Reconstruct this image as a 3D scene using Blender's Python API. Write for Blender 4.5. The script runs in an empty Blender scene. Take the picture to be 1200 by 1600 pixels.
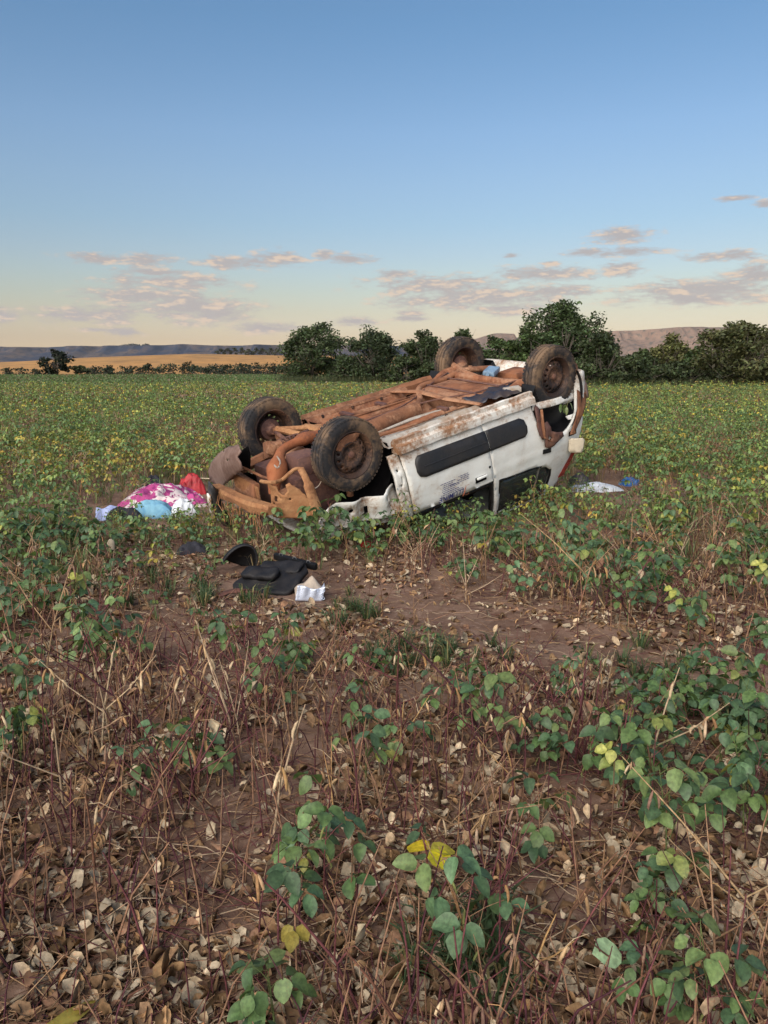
import bpy, bmesh, math, random
import numpy as np
from mathutils import Vector, Matrix, Euler
from mathutils.geometry import delaunay_2d_cdt
rng = np.random.default_rng(7); random.seed(7)
PI = math.pi
sc = bpy.context.scene
COL = sc.collection

# ------------------------------------------------------------------ camera
F_PX, HORIZON, CAM_H = 1186.0, 570.0, 1.5          # in photograph pixels (1200 x 1600)
PITCH = math.atan((800 - HORIZON) / F_PX)
cam_d = bpy.data.cameras.new('camera'); cam = bpy.data.objects.new('camera', cam_d); COL.objects.link(cam)
cam_d.sensor_fit = 'VERTICAL'; cam_d.sensor_height = 24.0; cam_d.lens = 24.0 * F_PX / 1600
cam_d.clip_start = .05; cam_d.clip_end = 30000
cam.location = (0, 0, CAM_H); cam.rotation_euler = (PI/2 - PITCH, 0, 0)
sc.camera = cam
sc.render.resolution_x, sc.render.resolution_y = 768, 1024

# ------------------------------------------------------------------ light
SUN_AZ, SUN_EL = math.radians(208), math.radians(30.0)     # azimuth from +Y, clockwise: behind the camera, to the left
SKY_STRENGTH, SUN_STRENGTH, EXPOSURE = .05, 1.5, 2.0
sun_dir = Vector((math.sin(SUN_AZ)*math.cos(SUN_EL), math.cos(SUN_AZ)*math.cos(SUN_EL), math.sin(SUN_EL)))
ld = bpy.data.lights.new('sun', 'SUN'); ld.energy = SUN_STRENGTH; ld.angle = math.radians(80); ld.color = (1, .91, .80)
sun = bpy.data.objects.new('sun', ld); COL.objects.link(sun)
sun.rotation_euler = (-sun_dir).to_track_quat('-Z', 'Y').to_euler(); sun.location = (0, 0, 60)
sc.view_settings.view_transform = 'Standard'; sc.view_settings.look = 'None'
sc.view_settings.gamma = 1; sc.view_settings.exposure = EXPOSURE

cp, sp = math.cos(PITCH), math.sin(PITCH)
FW, UP, RT = np.array([0, cp, -sp]), np.array([0, sp, cp]), np.array([1., 0, 0])
def ray(x, y): return FW + RT*(x-600)/F_PX + UP*(800-y)/F_PX
def gnd(x, y, z=0.):
    d = ray(x, y); t = (z-CAM_H)/d[2]; return d*t + np.array([0, 0, CAM_H])
def at(x, y, dist):                                   # point seen at a pixel, at a ground distance
    d = ray(x, y); return d*(dist/d[1]) + np.array([0, 0, CAM_H])
def azel(x, y):
    d = ray(x, y); return math.atan2(d[0], d[1]), math.atan2(d[2], math.hypot(d[0], d[1]))

# world: Nishita sky with a band of small evening clouds
CLOUDS = [(160,404,44,6),(230,406,34,8),(370,411,60,8),(435,404,38,9),(505,398,16,6),(552,405,36,6),(245,426,52,6),
 (265,441,92,11),(230,462,90,10),(300,482,96,18),(330,492,60,12),(130,492,66,11),(0,492,28,12),(145,515,25,3),(195,519,28,5),(420,512,58,7),
 (555,503,40,6),(972,367,40,9),(915,395,32,4),(970,394,58,5),(968,420,30,9),(1130,400,42,6),(850,428,74,9),
 (620,428,32,5),(690,446,105,13),(760,462,140,14),(800,482,60,10),(690,470,80,12),(870,455,60,8),(1100,452,112,12),(1090,466,100,9),
 (1180,430,44,12),(1150,310,22,3),(1195,318,12,4),(645,490,22,4),(800,400,16,3),(640,498,30,4),(860,412,14,3)]
w = bpy.data.worlds.new('World'); sc.world = w; w.use_nodes = True
w.cycles.sampling_method = 'MANUAL'; w.cycles.sample_map_resolution = 256
nt = w.node_tree; nt.nodes.clear()
class N:
    def __init__(s, nt): s.nt = nt
    def new(s, t, **k):
        n = s.nt.nodes.new(t)
        for a, b in k.items(): setattr(n, a, b)
        return n
    def put(s, sock, v):
        if isinstance(v, bpy.types.NodeSocket): s.nt.links.new(v, sock)
        elif v is not None: sock.default_value = v
    def math(s, op, a, b=None, c=None, clamp=False):
        n = s.new('ShaderNodeMath', operation=op, use_clamp=clamp)
        for i, v in enumerate((a, b, c)): s.put(n.inputs[i], v)
        return n.outputs[0]
    def vec(s, op, a, b=None):
        n = s.new('ShaderNodeVectorMath', operation=op); s.put(n.inputs[0], a); s.put(n.inputs[1], b)
        return n.outputs['Value'] if op in ('LENGTH', 'DOT_PRODUCT') else n.outputs[0]
    def mix(s, f, a, b, blend='MIX'):
        n = s.new('ShaderNodeMix', data_type='RGBA', blend_type=blend)
        s.put(n.inputs[0], f)
        for i, v in ((6, a), (7, b)):
            if isinstance(v, (tuple, list)): v = (*v[:3], 1)
            s.put(n.inputs[i], v)
        return n.outputs[2]
    def noise(s, v, scale, detail=4, rough=.55, dist=0.):
        n = s.new('ShaderNodeTexNoise'); s.put(n.inputs['Vector'], v); n.inputs['Scale'].default_value = scale
        n.inputs['Detail'].default_value = detail; n.inputs['Roughness'].default_value = rough; n.inputs['Distortion'].default_value = dist
        return n.outputs[0]
    def ramp(s, v, lo, hi, a=0., b=1., smooth=True):
        n = s.new('ShaderNodeMapRange', interpolation_type='SMOOTHSTEP' if smooth else 'LINEAR'); s.put(n.inputs[0], v)
        for i, k in enumerate((lo, hi, a, b)): n.inputs[i+1].default_value = k
        return n.outputs[0]
g = N(nt)
sky = g.new('ShaderNodeTexSky', sky_type='NISHITA'); sky.sun_disc = False
sky.sun_elevation = SUN_EL; sky.sun_rotation = SUN_AZ; sky.altitude = 600; sky.air_density = 1.0; sky.dust_density = 1.6; sky.ozone_density = 2.0
tc = g.new('ShaderNodeTexCoord')
sx = g.new('ShaderNodeSeparateXYZ'); nt.links.new(tc.outputs['Generated'], sx.inputs[0])
az = g.math('ARCTAN2', sx.outputs[0], sx.outputs[1]); el = g.math('ARCSINE', sx.outputs[2])
cb = g.new('ShaderNodeCombineXYZ'); nt.links.new(az, cb.inputs[0]); nt.links.new(el, cb.inputs[1]); AE = cb.outputs[0]
best = None
for (cx, cy, hw, hh) in CLOUDS:
    a, e = azel(cx, cy)
    v = g.vec('MULTIPLY', g.vec('SUBTRACT', AE, (a, e, 0)), (F_PX/(hw*1.25), F_PX/(hh*1.5), 0))
    d = g.math('SUBTRACT', 1.0, g.vec('LENGTH', v))
    best = d if best is None else g.math('SMOOTH_MAX', best, d, .12)
def cloud_noise(ae):
    st = g.vec('MULTIPLY', ae, (1.0, 3.4, 1.0))
    n1 = g.noise(st, 26, 5, .62, .2); n2 = g.noise(st, 95, 3, .6)
    return g.math('ADD', g.math('MULTIPLY', g.math('SUBTRACT', n1, .5), 2.6), g.math('MULTIPLY', g.math('SUBTRACT', n2, .5), 1.0))
nz = cloud_noise(AE)
dens = g.math('ADD', best, nz)
dens2 = g.math('ADD', best, cloud_noise(g.vec('ADD', AE, (-.0065, .0075, 0))))
mask = g.ramp(dens, -.12, .75)
lit = g.ramp(g.math('SUBTRACT', dens, dens2), -.02, .5)
thin = g.ramp(dens, .1, .8)
BG = nt.nodes.new('ShaderNodeBackground'); BG.inputs[1].default_value = SKY_STRENGTH

def disp(r, gg, b, k=1.):                              # a display colour as sky radiance
    f = lambda c: ((c/255+.055)/1.055)**2.4*k/(SKY_STRENGTH*2**EXPOSURE)
    return (f(r), f(gg), f(b))
cloud_col = g.mix(lit, disp(184, 176, 174), disp(228, 204, 182))
grade = g.new('ShaderNodeValToRGB')                    # air tint by elevation: rosier and less green towards the horizon
cr = grade.color_ramp; cr.interpolation = 'LINEAR'
nt.links.new(g.ramp(el, 0, 1.0, 0, 1, False), grade.inputs[0])
GR = [(0.000, (0.907, 0.677, 0.528)), (0.012, (0.862, 0.636, 0.505)), (0.032, (0.703, 0.509, 0.408)), (0.064, (0.681, 0.511, 0.388)), (0.088, (0.664, 0.540, 0.425)), (0.111, (0.658, 0.570, 0.478)), (0.134, (0.651, 0.585, 0.519)), (0.171, (0.635, 0.619, 0.569)), (0.215, (0.665, 0.659, 0.623)), (0.270, (0.664, 0.694, 0.682)), (0.384, (0.558, 0.678, 0.698)), (0.600, (0.545, 0.669, 0.694)), (1.000, (0.545, 0.669, 0.694))]
while len(cr.elements) < len(GR): cr.elements.new(.5)
for e, (pp, c) in zip(cr.elements, GR): e.position = pp; e.color = (*[q*.5 for q in c], 1)
skyc = g.mix(1.0, sky.outputs[0], grade.outputs[0], 'MULTIPLY')
dbl = g.vec('MULTIPLY', skyc, (2, 2, 2))
final = g.mix(g.math('MULTIPLY', mask, .9), dbl, cloud_col)
nt.links.new(final, BG.inputs[0])
wo = nt.nodes.new('ShaderNodeOutputWorld'); nt.links.new(BG.outputs[0], wo.inputs[0])

# ------------------------------------------------------------------ helpers: objects, meshes, materials
def tag(o, label, cat, group=None):
    o['label'] = label; o['category'] = cat
    if group: o['group'] = group
    return o
def kind(o, k): o['kind'] = k; return o
def mesh(name, V, Fc, mats=None, smooth=True, colors=None, midx=None):
    me = bpy.data.meshes.new(name)
    V = np.asarray(V, dtype=np.float32).reshape(-1, 3)
    if isinstance(Fc, np.ndarray) and Fc.ndim == 2:
        n, k = Fc.shape
        me.vertices.add(len(V)); me.vertices.foreach_set('co', V.ravel())
        me.loops.add(n*k); me.loops.foreach_set('vertex_index', Fc.astype(np.int32).ravel())
        me.polygons.add(n); me.polygons.foreach_set('loop_start', np.arange(0, n*k, k, dtype=np.int32))
        me.polygons.foreach_set('loop_total', np.full(n, k, dtype=np.int32))
        if midx is not None: me.polygons.foreach_set('material_index', np.asarray(midx, dtype=np.int32))
        me.update(calc_edges=True); me.validate()
    else:
        me.from_pydata([tuple(map(float, v)) for v in V], [], [tuple(int(i) for i in f) for f in Fc]); me.update()
    me.polygons.foreach_set('use_smooth', np.full(len(me.polygons), bool(smooth)))
    if colors is not None:
        at_ = me.color_attributes.new('Col', 'FLOAT_COLOR', 'POINT')
        c = np.ones((len(V), 4), dtype=np.float32); c[:, :3] = colors
        at_.data.foreach_set('color', c.ravel())
    for m in (mats if isinstance(mats, (list, tuple)) else [mats]):
        if m is not None: me.materials.append(m)
    return me
def obj(name, me, parent=None, loc=(0, 0, 0), rot=(0, 0, 0), scale=(1, 1, 1)):
    o = bpy.data.objects.new(name, me); COL.objects.link(o)
    o.location = loc; o.rotation_euler = rot; o.scale = scale
    if parent is not None: o.parent = parent
    return o
class MB:                                              # collects shapes into one mesh
    def __init__(s): s.v = []; s.f = []; s.n = 0
    def add(s, V, Fc):
        V = np.asarray(V, float).reshape(-1, 3)
        s.v.append(V); s.f += [tuple(i+s.n for i in f) for f in Fc]; s.n += len(V); return s
    def box(s, c, size, R=None, bev=.0):
        hx, hy, hz = [q/2 for q in size]
        if bev <= 0:
            V = np.array([(x, y, z) for x in (-hx, hx) for y in (-hy, hy) for z in (-hz, hz)])
            Fc = [(0,1,3,2),(4,6,7,5),(0,4,5,1),(2,3,7,6),(0,2,6,4),(1,5,7,3)]
        else:
            bm = bmesh.new(); bmesh.ops.create_cube(bm, size=1)
            for v in bm.verts: v.co = Vector((v.co.x*2*hx, v.co.y*2*hy, v.co.z*2*hz))
            bmesh.ops.bevel(bm, geom=list(bm.edges), offset=bev, segments=2, affect='EDGES', profile=.6)
            bm.verts.index_update(); V = np.array([v.co[:] for v in bm.verts]); Fc = [tuple(v.index for v in f.verts) for f in bm.faces]; bm.free()
        if R is not None: V = V @ np.asarray(R).T
        return s.add(V+np.asarray(c), Fc)
    def tube(s, P, r, n=10, cap=True, flat=1.0):
        P = [np.asarray(p, float) for p in P]; m = len(P)
        r = [r]*m if np.isscalar(r) else list(r)
        V = []; up = None
        for i in range(m):
            t = P[min(i+1, m-1)]-P[max(i-1, 0)]; t = t/(np.linalg.norm(t)+1e-9)
            if up is None:
                up = np.array([0, 0, 1.]) if abs(t[2]) < .9 else np.array([1., 0, 0])
            a = np.cross(t, up); a /= np.linalg.norm(a)+1e-9; b = np.cross(a, t); up = b
            for k in range(n):
                th = 2*PI*k/n; V.append(P[i]+r[i]*(math.cos(th)*a+flat*math.sin(th)*b))
        Fc = [(i*n+k, i*n+(k+1) % n, (i+1)*n+(k+1) % n, (i+1)*n+k) for i in range(m-1) for k in range(n)]
        if cap: Fc += [tuple(range(n-1, -1, -1)), tuple((m-1)*n+k for k in range(n))]
        return s.add(V, Fc)
    def lathe(s, prof, n=32, c=(0, 0, 0), closed=False):        # profile (axial y, radius), turned about the y axis
        V = []; m = len(prof)
        for (y, r) in prof:
            for k in range(n): th = 2*PI*k/n; V.append((c[0]+r*math.cos(th), c[1]+y, c[2]+r*math.sin(th)))
        Fc = [(i*n+k, (i+1) % m*n+k, (i+1) % m*n+(k+1) % n, i*n+(k+1) % n) for i in range(m if closed else m-1) for k in range(n)]
        return s.add(V, Fc)
    def build(s, name, mat, parent=None, smooth=True, off=None, **k):
        V = np.concatenate(s.v)
        if off is not None: V = V-off
        o = obj(name, mesh(name, V, s.f, mat, smooth), parent, **k)
        if smooth:
            o.data.polygons.foreach_set('use_smooth', np.ones(len(o.data.polygons), bool))
            try: o.data.set_sharp_from_angle(angle=math.radians(38))
            except Exception: pass
        return o
def inside(poly, pts):
    x, y = pts[:, 0], pts[:, 1]; c = np.zeros(len(pts), bool); n = len(poly)
    for i in range(n):
        x1, y1 = poly[i]; x2, y2 = poly[(i+1) % n]
        if y1 == y2: continue
        hit = ((y1 > y) != (y2 > y)) & (x < (x2-x1)*(y-y1)/(y2-y1)+x1); c ^= hit
    return c
def resample(poly, st):
    out = []
    for i in range(len(poly)):
        a = np.array(poly[i], float); b = np.array(poly[(i+1) % len(poly)], float)
        k = max(1, int(round(np.linalg.norm(b-a)/st)))
        out += [tuple(a+(b-a)*j/k) for j in range(k)]
    return out
def fill(outer, holes=(), st=.05):                     # flat outline with holes -> even triangles
    loops = [resample(outer, st)]+[resample(h, st) for h in holes]
    pts = []; edges = []
    for L in loops:
        b = len(pts); pts += L; edges += [(b+i, b+(i+1) % len(L)) for i in range(len(L))]
    arr = np.array(pts); lo, hi = arr.min(0), arr.max(0)
    gx, gy = np.meshgrid(np.arange(lo[0]+st*.5, hi[0], st), np.arange(lo[1]+st*.5, hi[1], st))
    G = np.stack([gx.ravel(), gy.ravel()], 1)
    ok = inside(loops[0], G)
    for h in loops[1:]: ok &= ~inside(h, G)
    G = G[ok]
    if len(G):
        d = np.min(np.linalg.norm(G[:, None]-arr[None], axis=2), axis=1); G = G[d > st*.45]
    pts += [tuple(q) for q in G]
    V, E_, Fc, *_ = delaunay_2d_cdt([Vector(q) for q in pts], edges, [], 0, 1e-5)
    V = np.array([v[:] for v in V]); Fc = np.array([f for f in Fc if len(f) == 3])
    ce = V[Fc].mean(1); ok = inside(loops[0], ce)
    for h in loops[1:]: ok &= ~inside(h, ce)
    return V, Fc[ok]
def arc(cx, cy, r, a0, a1, n): return [(cx+r*math.cos(math.radians(a0+(a1-a0)*i/n)), cy+r*math.sin(math.radians(a0+(a1-a0)*i/n))) for i in range(n+1)]

def newmat(name):
    m = bpy.data.materials.new(name); m.use_nodes = True
    q = N(m.node_tree); q.b = m.node_tree.nodes['Principled BSDF']; q.m = m
    q.t = q.new('ShaderNodeTexCoord'); return q
def setb(q, col=None, rough=None, metal=None, bump=None, bscale=.3, bdist=.01, spec=None):
    if col is not None: q.put(q.b.inputs['Base Color'], (*col[:3], 1) if isinstance(col, (tuple, list)) else col)
    if rough is not None: q.put(q.b.inputs['Roughness'], rough)
    if metal is not None: q.b.inputs['Metallic'].default_value = metal
    if spec is not None: q.b.inputs['Specular IOR Level'].default_value = spec
    if bump is not None:
        n = q.new('ShaderNodeBump'); n.inputs['Strength'].default_value = bscale; n.inputs['Distance'].default_value = bdist
        q.put(n.inputs['Height'], bump); q.m.node_tree.links.new(n.outputs[0], q.b.inputs['Normal'])
    return q.m
def plain(name, col, rough=.6, var=.25, scale=8, metal=0, bscale=.2, col2=None, spec=None):
    q = newmat(name); v = q.t.outputs['Object']
    n = q.noise(v, scale, 6, .6); n2 = q.noise(v, scale*9, 4, .6)
    c2 = col2 or tuple(c*(1-var*1.6) for c in col)
    c = q.mix(q.ramp(q.math('ADD', q.math('MULTIPLY', n, .75), q.math('MULTIPLY', n2, .25)), .35, .65), c2, col)
    return setb(q, c, q.ramp(n2, .2, .8, max(0, rough-.1), min(1, rough+.12)), metal, n2, bscale, .006, spec)
def mud(name, cols, scale=5, rough=.9, bs=.6):                     # dried mud in three tones over metal
    q = newmat(name); v = q.t.outputs['Object']
    n = q.noise(v, scale, 7, .62, .4); n2 = q.noise(v, scale*6, 6, .65); n3 = q.noise(v, scale*.6, 4, .5)
    c = q.mix(q.ramp(n, .38, .62), cols[0], cols[1]); c = q.mix(q.ramp(q.math('ADD', q.math('MULTIPLY', n3, .6), q.math('MULTIPLY', n2, .4)), .47, .64), c, cols[2])
    return setb(q, c, rough, 0, q.math('ADD', n2, q.math('MULTIPLY', n, .6)), bs, .012, .25)
def paint():                                           # white car paint under red road dust
    q = newmat('dusty_white_paint'); v = q.t.outputs['Object']
    sep = q.new('ShaderNodeSeparateXYZ'); q.put(sep.inputs[0], v)
    n = q.noise(v, 3.2, 8, .66, .5); n2 = q.noise(v, 30, 6, .7); n3 = q.noise(q.vec('MULTIPLY', v, (1, 1, 5)), 9, 5, .6)
    hz = q.ramp(sep.outputs[2], -.80, -1.06, 0, .19, False)            # splash-up from the road: towards the sill
    hx = q.ramp(sep.outputs[0], .32, .66, 0, .13, False)               # and behind the front wheel
    m = q.math('ADD', q.math('ADD', q.math('MULTIPLY', n, .67), q.math('MULTIPLY', n2, .18)), q.math('ADD', hz, q.math('ADD', hx, q.math('MULTIPLY', n3, .12))))
    film = q.ramp(m, .42, .80, 0, .8); spot = q.ramp(q.math('ADD', m, q.math('MULTIPLY', n2, .35)), .75, .99)
    c = q.mix(film, (.74, .745, .72), (.46, .37, .28)); c = q.mix(spot, c, (.24, .115, .055))
    return setb(q, c, q.ramp(m, .4, .9, .38, .85), 0, n2, .10, .004, .45)
M = {}
M['paint'] = paint()
M['orange'] = mud('orange_mud', [(.13, .052, .030), (.26, .105, .052), (.31, .165, .10)], 5)
M['brown'] = mud('brown_mud', [(.13, .058, .034), (.24, .105, .055), (.34, .18, .105)], 5)
M['tan'] = mud('tan_mud', [(.30, .14, .065), (.37, .195, .095), (.20, .09, .045)], 6)
M['grey_mud'] = mud('grey_mud', [(.40, .37, .33), (.30, .23, .175), (.22, .12, .07)], 6)
M['purple'] = mud('engine_grime', [(.075, .038, .035), (.12, .062, .052), (.19, .095, .065)], 6, .6, .3)
M['liner'] = mud('shield_dust', [(.18, .115, .095), (.23, .155, .13), (.12, .07, .055)], 3, .75, .2)
M['rim'] = mud('rim_rust', [(.022, .016, .016), (.055, .031, .023), (.15, .08, .05)], 9, .6, .4)
M['rust'] = mud('rust_orange', [(.24, .078, .034), (.30, .11, .05), (.17, .065, .038)], 6)
def tyre_mat():
    q = newmat('dusty_rubber'); v = q.t.outputs['Object']
    n = q.noise(v, 4.5, 7, .65, .6); n2 = q.noise(v, 40, 5, .65)
    c = q.mix(q.ramp(q.math('ADD', q.math('MULTIPLY', n, .8), q.math('MULTIPLY', n2, .22)), .42, .64), (.019, .0185, .021), (.155, .100, .062))
    return setb(q, c, .82, 0, n2, .35, .006, .3)
M['rubber'] = tyre_mat()
M['black'] = plain('black_plastic', (.011, .011, .013), .5, .4, 10, spec=.3)
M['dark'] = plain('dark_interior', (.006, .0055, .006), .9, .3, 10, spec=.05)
M['strip'] = plain('charcoal_moulding', (.017, .019, .024), .5, .3, 5, col2=(.030, .027, .027), spec=.35)
M['navy'] = plain('navy_plastic_sheet', (.016, .019, .034), .5, .4, 8, col2=(.05, .035, .03))
M['red_lens'] = plain('red_lens', (.30, .018, .015), .22, .3, 14)
M['cream'] = plain('cream_panel', (.62, .53, .40), .55, .12, 8)
M['ink'] = plain('blue_ink', (.03, .035, .16), .6, .1, 20)
M['ink_red'] = plain('red_ink', (.36, .10, .05), .6, .1, 20)
M['bare_metal'] = plain('worn_metal', (.32, .31, .30), .45, .3, 12, metal=.6)
def glass():
    q = newmat('tinted_glass'); q.b.inputs['Transmission Weight'].default_value = .75; q.b.inputs['IOR'].default_value = 1.45
    return setb(q, (.10, .12, .12), .05)
M['glass'] = glass()
def leafmat(name, transl=.35, rough=.5, spec=.35):
    m = bpy.data.materials.new(name); m.use_nodes = True; q = N(m.node_tree); nt_ = m.node_tree
    b = nt_.nodes['Principled BSDF']; out = nt_.nodes['Material Output']
    a = q.new('ShaderNodeAttribute', attribute_name='Col'); oi = q.new('ShaderNodeObjectInfo')
    t = q.new('ShaderNodeTexCoord'); n = q.noise(t.outputs['Object'], 60, 4, .6)
    hsv = q.new('ShaderNodeHueSaturation'); q.put(hsv.inputs['Color'], a.outputs['Color'])
    q.put(hsv.inputs['Value'], q.math('MULTIPLY', q.ramp(oi.outputs['Random'], 0, 1, .85, 1.15, False), q.ramp(n, .25, .75, .62, 1.32)))
    q.put(hsv.inputs['Hue'], q.ramp(oi.outputs['Random'], 0, 1, .492, .508, False))
    spt = q.ramp(q.noise(t.outputs['Object'], 170, 3, .6), .62, .70, 0, .7); lc = q.mix(spt, hsv.outputs[0], q.mix(1.0, hsv.outputs[0], (1.5, .72, .55), 'MULTIPLY'))
    q.put(b.inputs['Base Color'], lc); b.inputs['Roughness'].default_value = rough; b.inputs['Specular IOR Level'].default_value = spec
    if transl:
        tr = q.new('ShaderNodeBsdfTranslucent'); q.put(tr.inputs[0], q.mix(1.0, hsv.outputs[0], (1.15, 1.2, .55), 'MULTIPLY'))
        mx = q.new('ShaderNodeMixShader'); mx.inputs[0].default_value = transl
        nt_.links.new(b.outputs[0], mx.inputs[1]); nt_.links.new(tr.outputs[0], mx.inputs[2]); nt_.links.new(mx.outputs[0], out.inputs[0])
    return m
M['leaf'] = leafmat('soybean_leaf', .22, .5, .4); M['dry'] = leafmat('dry_plant', 0, .85, .15); M['foliage'] = leafmat('tree_foliage', .15, .6, .25)
M['grass'] = leafmat('grass_blade', .2, .6, .3)
M['bark'] = plain('bark', (.16, .13, .11), .9, .4, 3, bscale=.6)

# ------------------------------------------------------------------ the land
def vnoise(x, y, seed=0):
    x = np.asarray(x, float); y = np.asarray(y, float); xi = np.floor(x).astype(np.int64); yi = np.floor(y).astype(np.int64)
    fx, fy = x-xi, y-yi; fx = fx*fx*(3-2*fx); fy = fy*fy*(3-2*fy)
    def h(i, j):
        n = (i*374761393+j*668265263+seed*982451653) & 0x7fffffff
        n = ((n ^ (n >> 13))*1274126177) & 0x7fffffff
        return ((n ^ (n >> 16)) & 0xffff)/65535.
    return (h(xi, yi)*(1-fx)+h(xi+1, yi)*fx)*(1-fy)+(h(xi, yi+1)*(1-fx)+h(xi+1, yi+1)*fx)*fy
def fbm(x, y, seed=0, o=4): return sum(vnoise(x*2**i, y*2**i, seed+i)*.5**(i+1) for i in range(o))/(1-.5**o)
def sstep(a, b, x): t = np.clip((x-a)/(b-a), 0, 1); return t*t*(3-2*t)
def gz(x, y):
    x = np.asarray(x, float); y = np.asarray(y, float); d = np.hypot(x, y)
    near = 1-sstep(14, 30, d)
    z = ((fbm(x*1.1, y*1.1, 3)-.5)*.05+(fbm(x*6, y*6, 5, 3)-.5)*.035+(vnoise(x*19, y*19, 9)-.5)*.012)*near
    z = z-.05*np.exp(-((y-(4.70-.75*x))/.55)**2)*sstep(-.7, 0, x)*near*.5
    f = sstep(0, 60, y)
    z = z+f*(-5.5*sstep(96, 300, d)+(17+5*fbm(x/260, y/260, 21))*sstep(330, 1000, d)*np.interp(x/np.maximum(y, 1.), [-.62, -.50, -.38, -.25, -.1, .2], [.38, .46, .78, 1., .95, .85]))
    z = z+(1-f)*5*sstep(35, 150, -y)*(1-.6*sstep(400, 2000, -y))*(.85+.3*fbm(x/60, y/60, 31))
    return z
def axis_pts(dense0, dense1, st, far0, far1, gr):
    c = list(np.arange(dense0, dense1+1e-6, st)); s = st; v = dense1
    while v < far1: s *= gr; v += s; c.append(min(v, far1))
    s = st; v = dense0
    while v > far0: s *= gr; v -= s; c.insert(0, max(v, far0))
    return np.array(c)
gx = axis_pts(-4.2, 4.2, .045, -5600, 5600, 1.09); gy = axis_pts(1.0, 9.5, .045, -800, 5600, 1.075)
X, Y = np.meshgrid(gx, gy); Zg = gz(X, Y); nx, ny = len(gx), len(gy)
ii = (np.arange(ny-1)[:, None]*nx+np.arange(nx-1)[None]).ravel()
def ground_mat():
    q = newmat('field_soil'); v = q.t.outputs['Object']
    sep = q.new('ShaderNodeSeparateXYZ'); q.put(sep.inputs[0], v); xx, yy = sep.outputs[0], sep.outputs[1]
    n = q.noise(v, 2.2, 8, .65); n2 = q.noise(v, 24, 8, .7); n3 = q.noise(v, 140, 4, .7)
    soil = q.mix(q.ramp(n, .36, .64), (.135, .076, .053), (.235, .145, .102)); soil = q.mix(q.ramp(n2, .5, .72), soil, (.31, .21, .155))
    soil = q.mix(q.ramp(n3, .55, .75, 0, .6), soil, (.07, .034, .026))
    d = q.vec('LENGTH', v)
    fs = q.vec('MULTIPLY', v, (.35, 1, 1))
    f1 = q.noise(fs, .16, 6, .65); f2 = q.noise(fs, 3.0, 6, .7)
    field = q.mix(q.ramp(f1, .4, .62), (.055, .085, .030), (.15, .12, .055)); field = q.mix(q.ramp(f2, .4, .7), field, (.035, .052, .02))
    far = q.ramp(d, 16, 60, 0, 1)
    c = q.mix(far, soil, field)
    hs = q.vec('MULTIPLY', v, (.5, 1, 1)); h1 = q.noise(hs, .012, 7, .6); h2 = q.noise(hs, .10, 6, .7)
    gold = q.mix(q.ramp(h1, .38, .66), (.52, .26, .085), (.40, .215, .075)); gold = q.mix(q.ramp(h2, .42, .64, 0, .8), gold, (.21, .12, .05))
    c = q.mix(q.ramp(d, 225, 300), c, gold)
    olive = q.mix(q.ramp(h2, .4, .65), (.10, .11, .05), (.16, .145, .075))
    c = q.mix(q.math('MULTIPLY', q.ramp(xx, 40, 160), q.ramp(d, 180, 260)), c, olive)
    c = q.mix(q.ramp(d, 1150, 1500), c, olive)
    c = q.mix(q.ramp(yy, -6, -25), c, (.045, .06, .022))
    h = q.math('ADD', q.math('MULTIPLY', n2, .6), q.math('MULTIPLY', n3, .4))
    return setb(q, c, .95, 0, h, .5, .02, .15)
kind(obj('ground', mesh('ground', np.stack([X, Y, Zg], 2).reshape(-1, 3), np.stack([ii, ii+1, ii+nx+1, ii+nx], 1), ground_mat())), 'structure')

# far table hills: a flat top, a cliff, and a gullied slope below it
def mesa(name, prof, dist, depth, mat, seed, base=8.):
    pxs = np.array([p[0] for p in prof], float); tops = np.array([at(p[0], p[1], dist)[2] for p in prof])
    u = np.linspace(pxs[0], pxs[-1], 260); top = np.interp(u, pxs, tops)
    xw = (u-600)/F_PX/cp*1.0*dist*.985
    m = 34; V = []
    for j in range(m):
        t = j/(m-1)                                      # 0 foot .. 1 top edge
        yb = dist-depth*(1-t)
        gull = (fbm(xw/150, np.full_like(xw, seed), seed, 5)-.5)*2
        shape = np.where(t < .72, (t/.72)**1.35*.66, .66+.34*sstep(.72, .86, t))
        z = base+(top-base)*shape+gull*(top-base)*.16*np.sin(PI*min(t/.8, 1))
        y = yb+gull*depth*.75*(1-t*.55)+(fbm(xw/60, np.full_like(xw, t*4), seed+3, 3)-.5)*depth*.10
        V.append(np.stack([xw, y, z], 1))
    V.append(np.stack([xw, np.full_like(xw, dist+1500), top*1.0-4], 1)); V = np.concatenate(V); k = 260
    i2 = (np.arange(m)[:, None]*k+np.arange(k-1)[None]).ravel()
    return kind(obj(name, mesh(name, V, np.stack([i2, i2+1, i2+k+1, i2+k], 1), mat, smooth=True)), 'structure')
def hillmat(name, a, b, c_):
    q = newmat(name); v = q.t.outputs['Object']
    n = q.noise(q.vec('MULTIPLY', v, (1, 1, 3)), .006, 7, .62); n2 = q.noise(v, .045, 6, .65)
    c = q.mix(q.ramp(n, .4, .62), a, b); c = q.mix(q.ramp(n2, .5, .66), c, c_)
    return setb(q, c, .95, 0, n2, .6, 3., .1)
mesa('mesa_hill', [(-260,546),(-60,543),(10,541),(30,543),(90,543),(125,541),(170,541),(200,540.5),(236,540.5),(262,540),(300,538),(340,540),(420,540),(470,539),(560,541),(700,541)], 3900, 520, hillmat('shaded_blue_escarpment', (.026,.034,.058), (.10,.075,.065), (.022,.028,.045)), 11)  # hill's blue shadow and sunlit tan patches are painted into its rock colour
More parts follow.
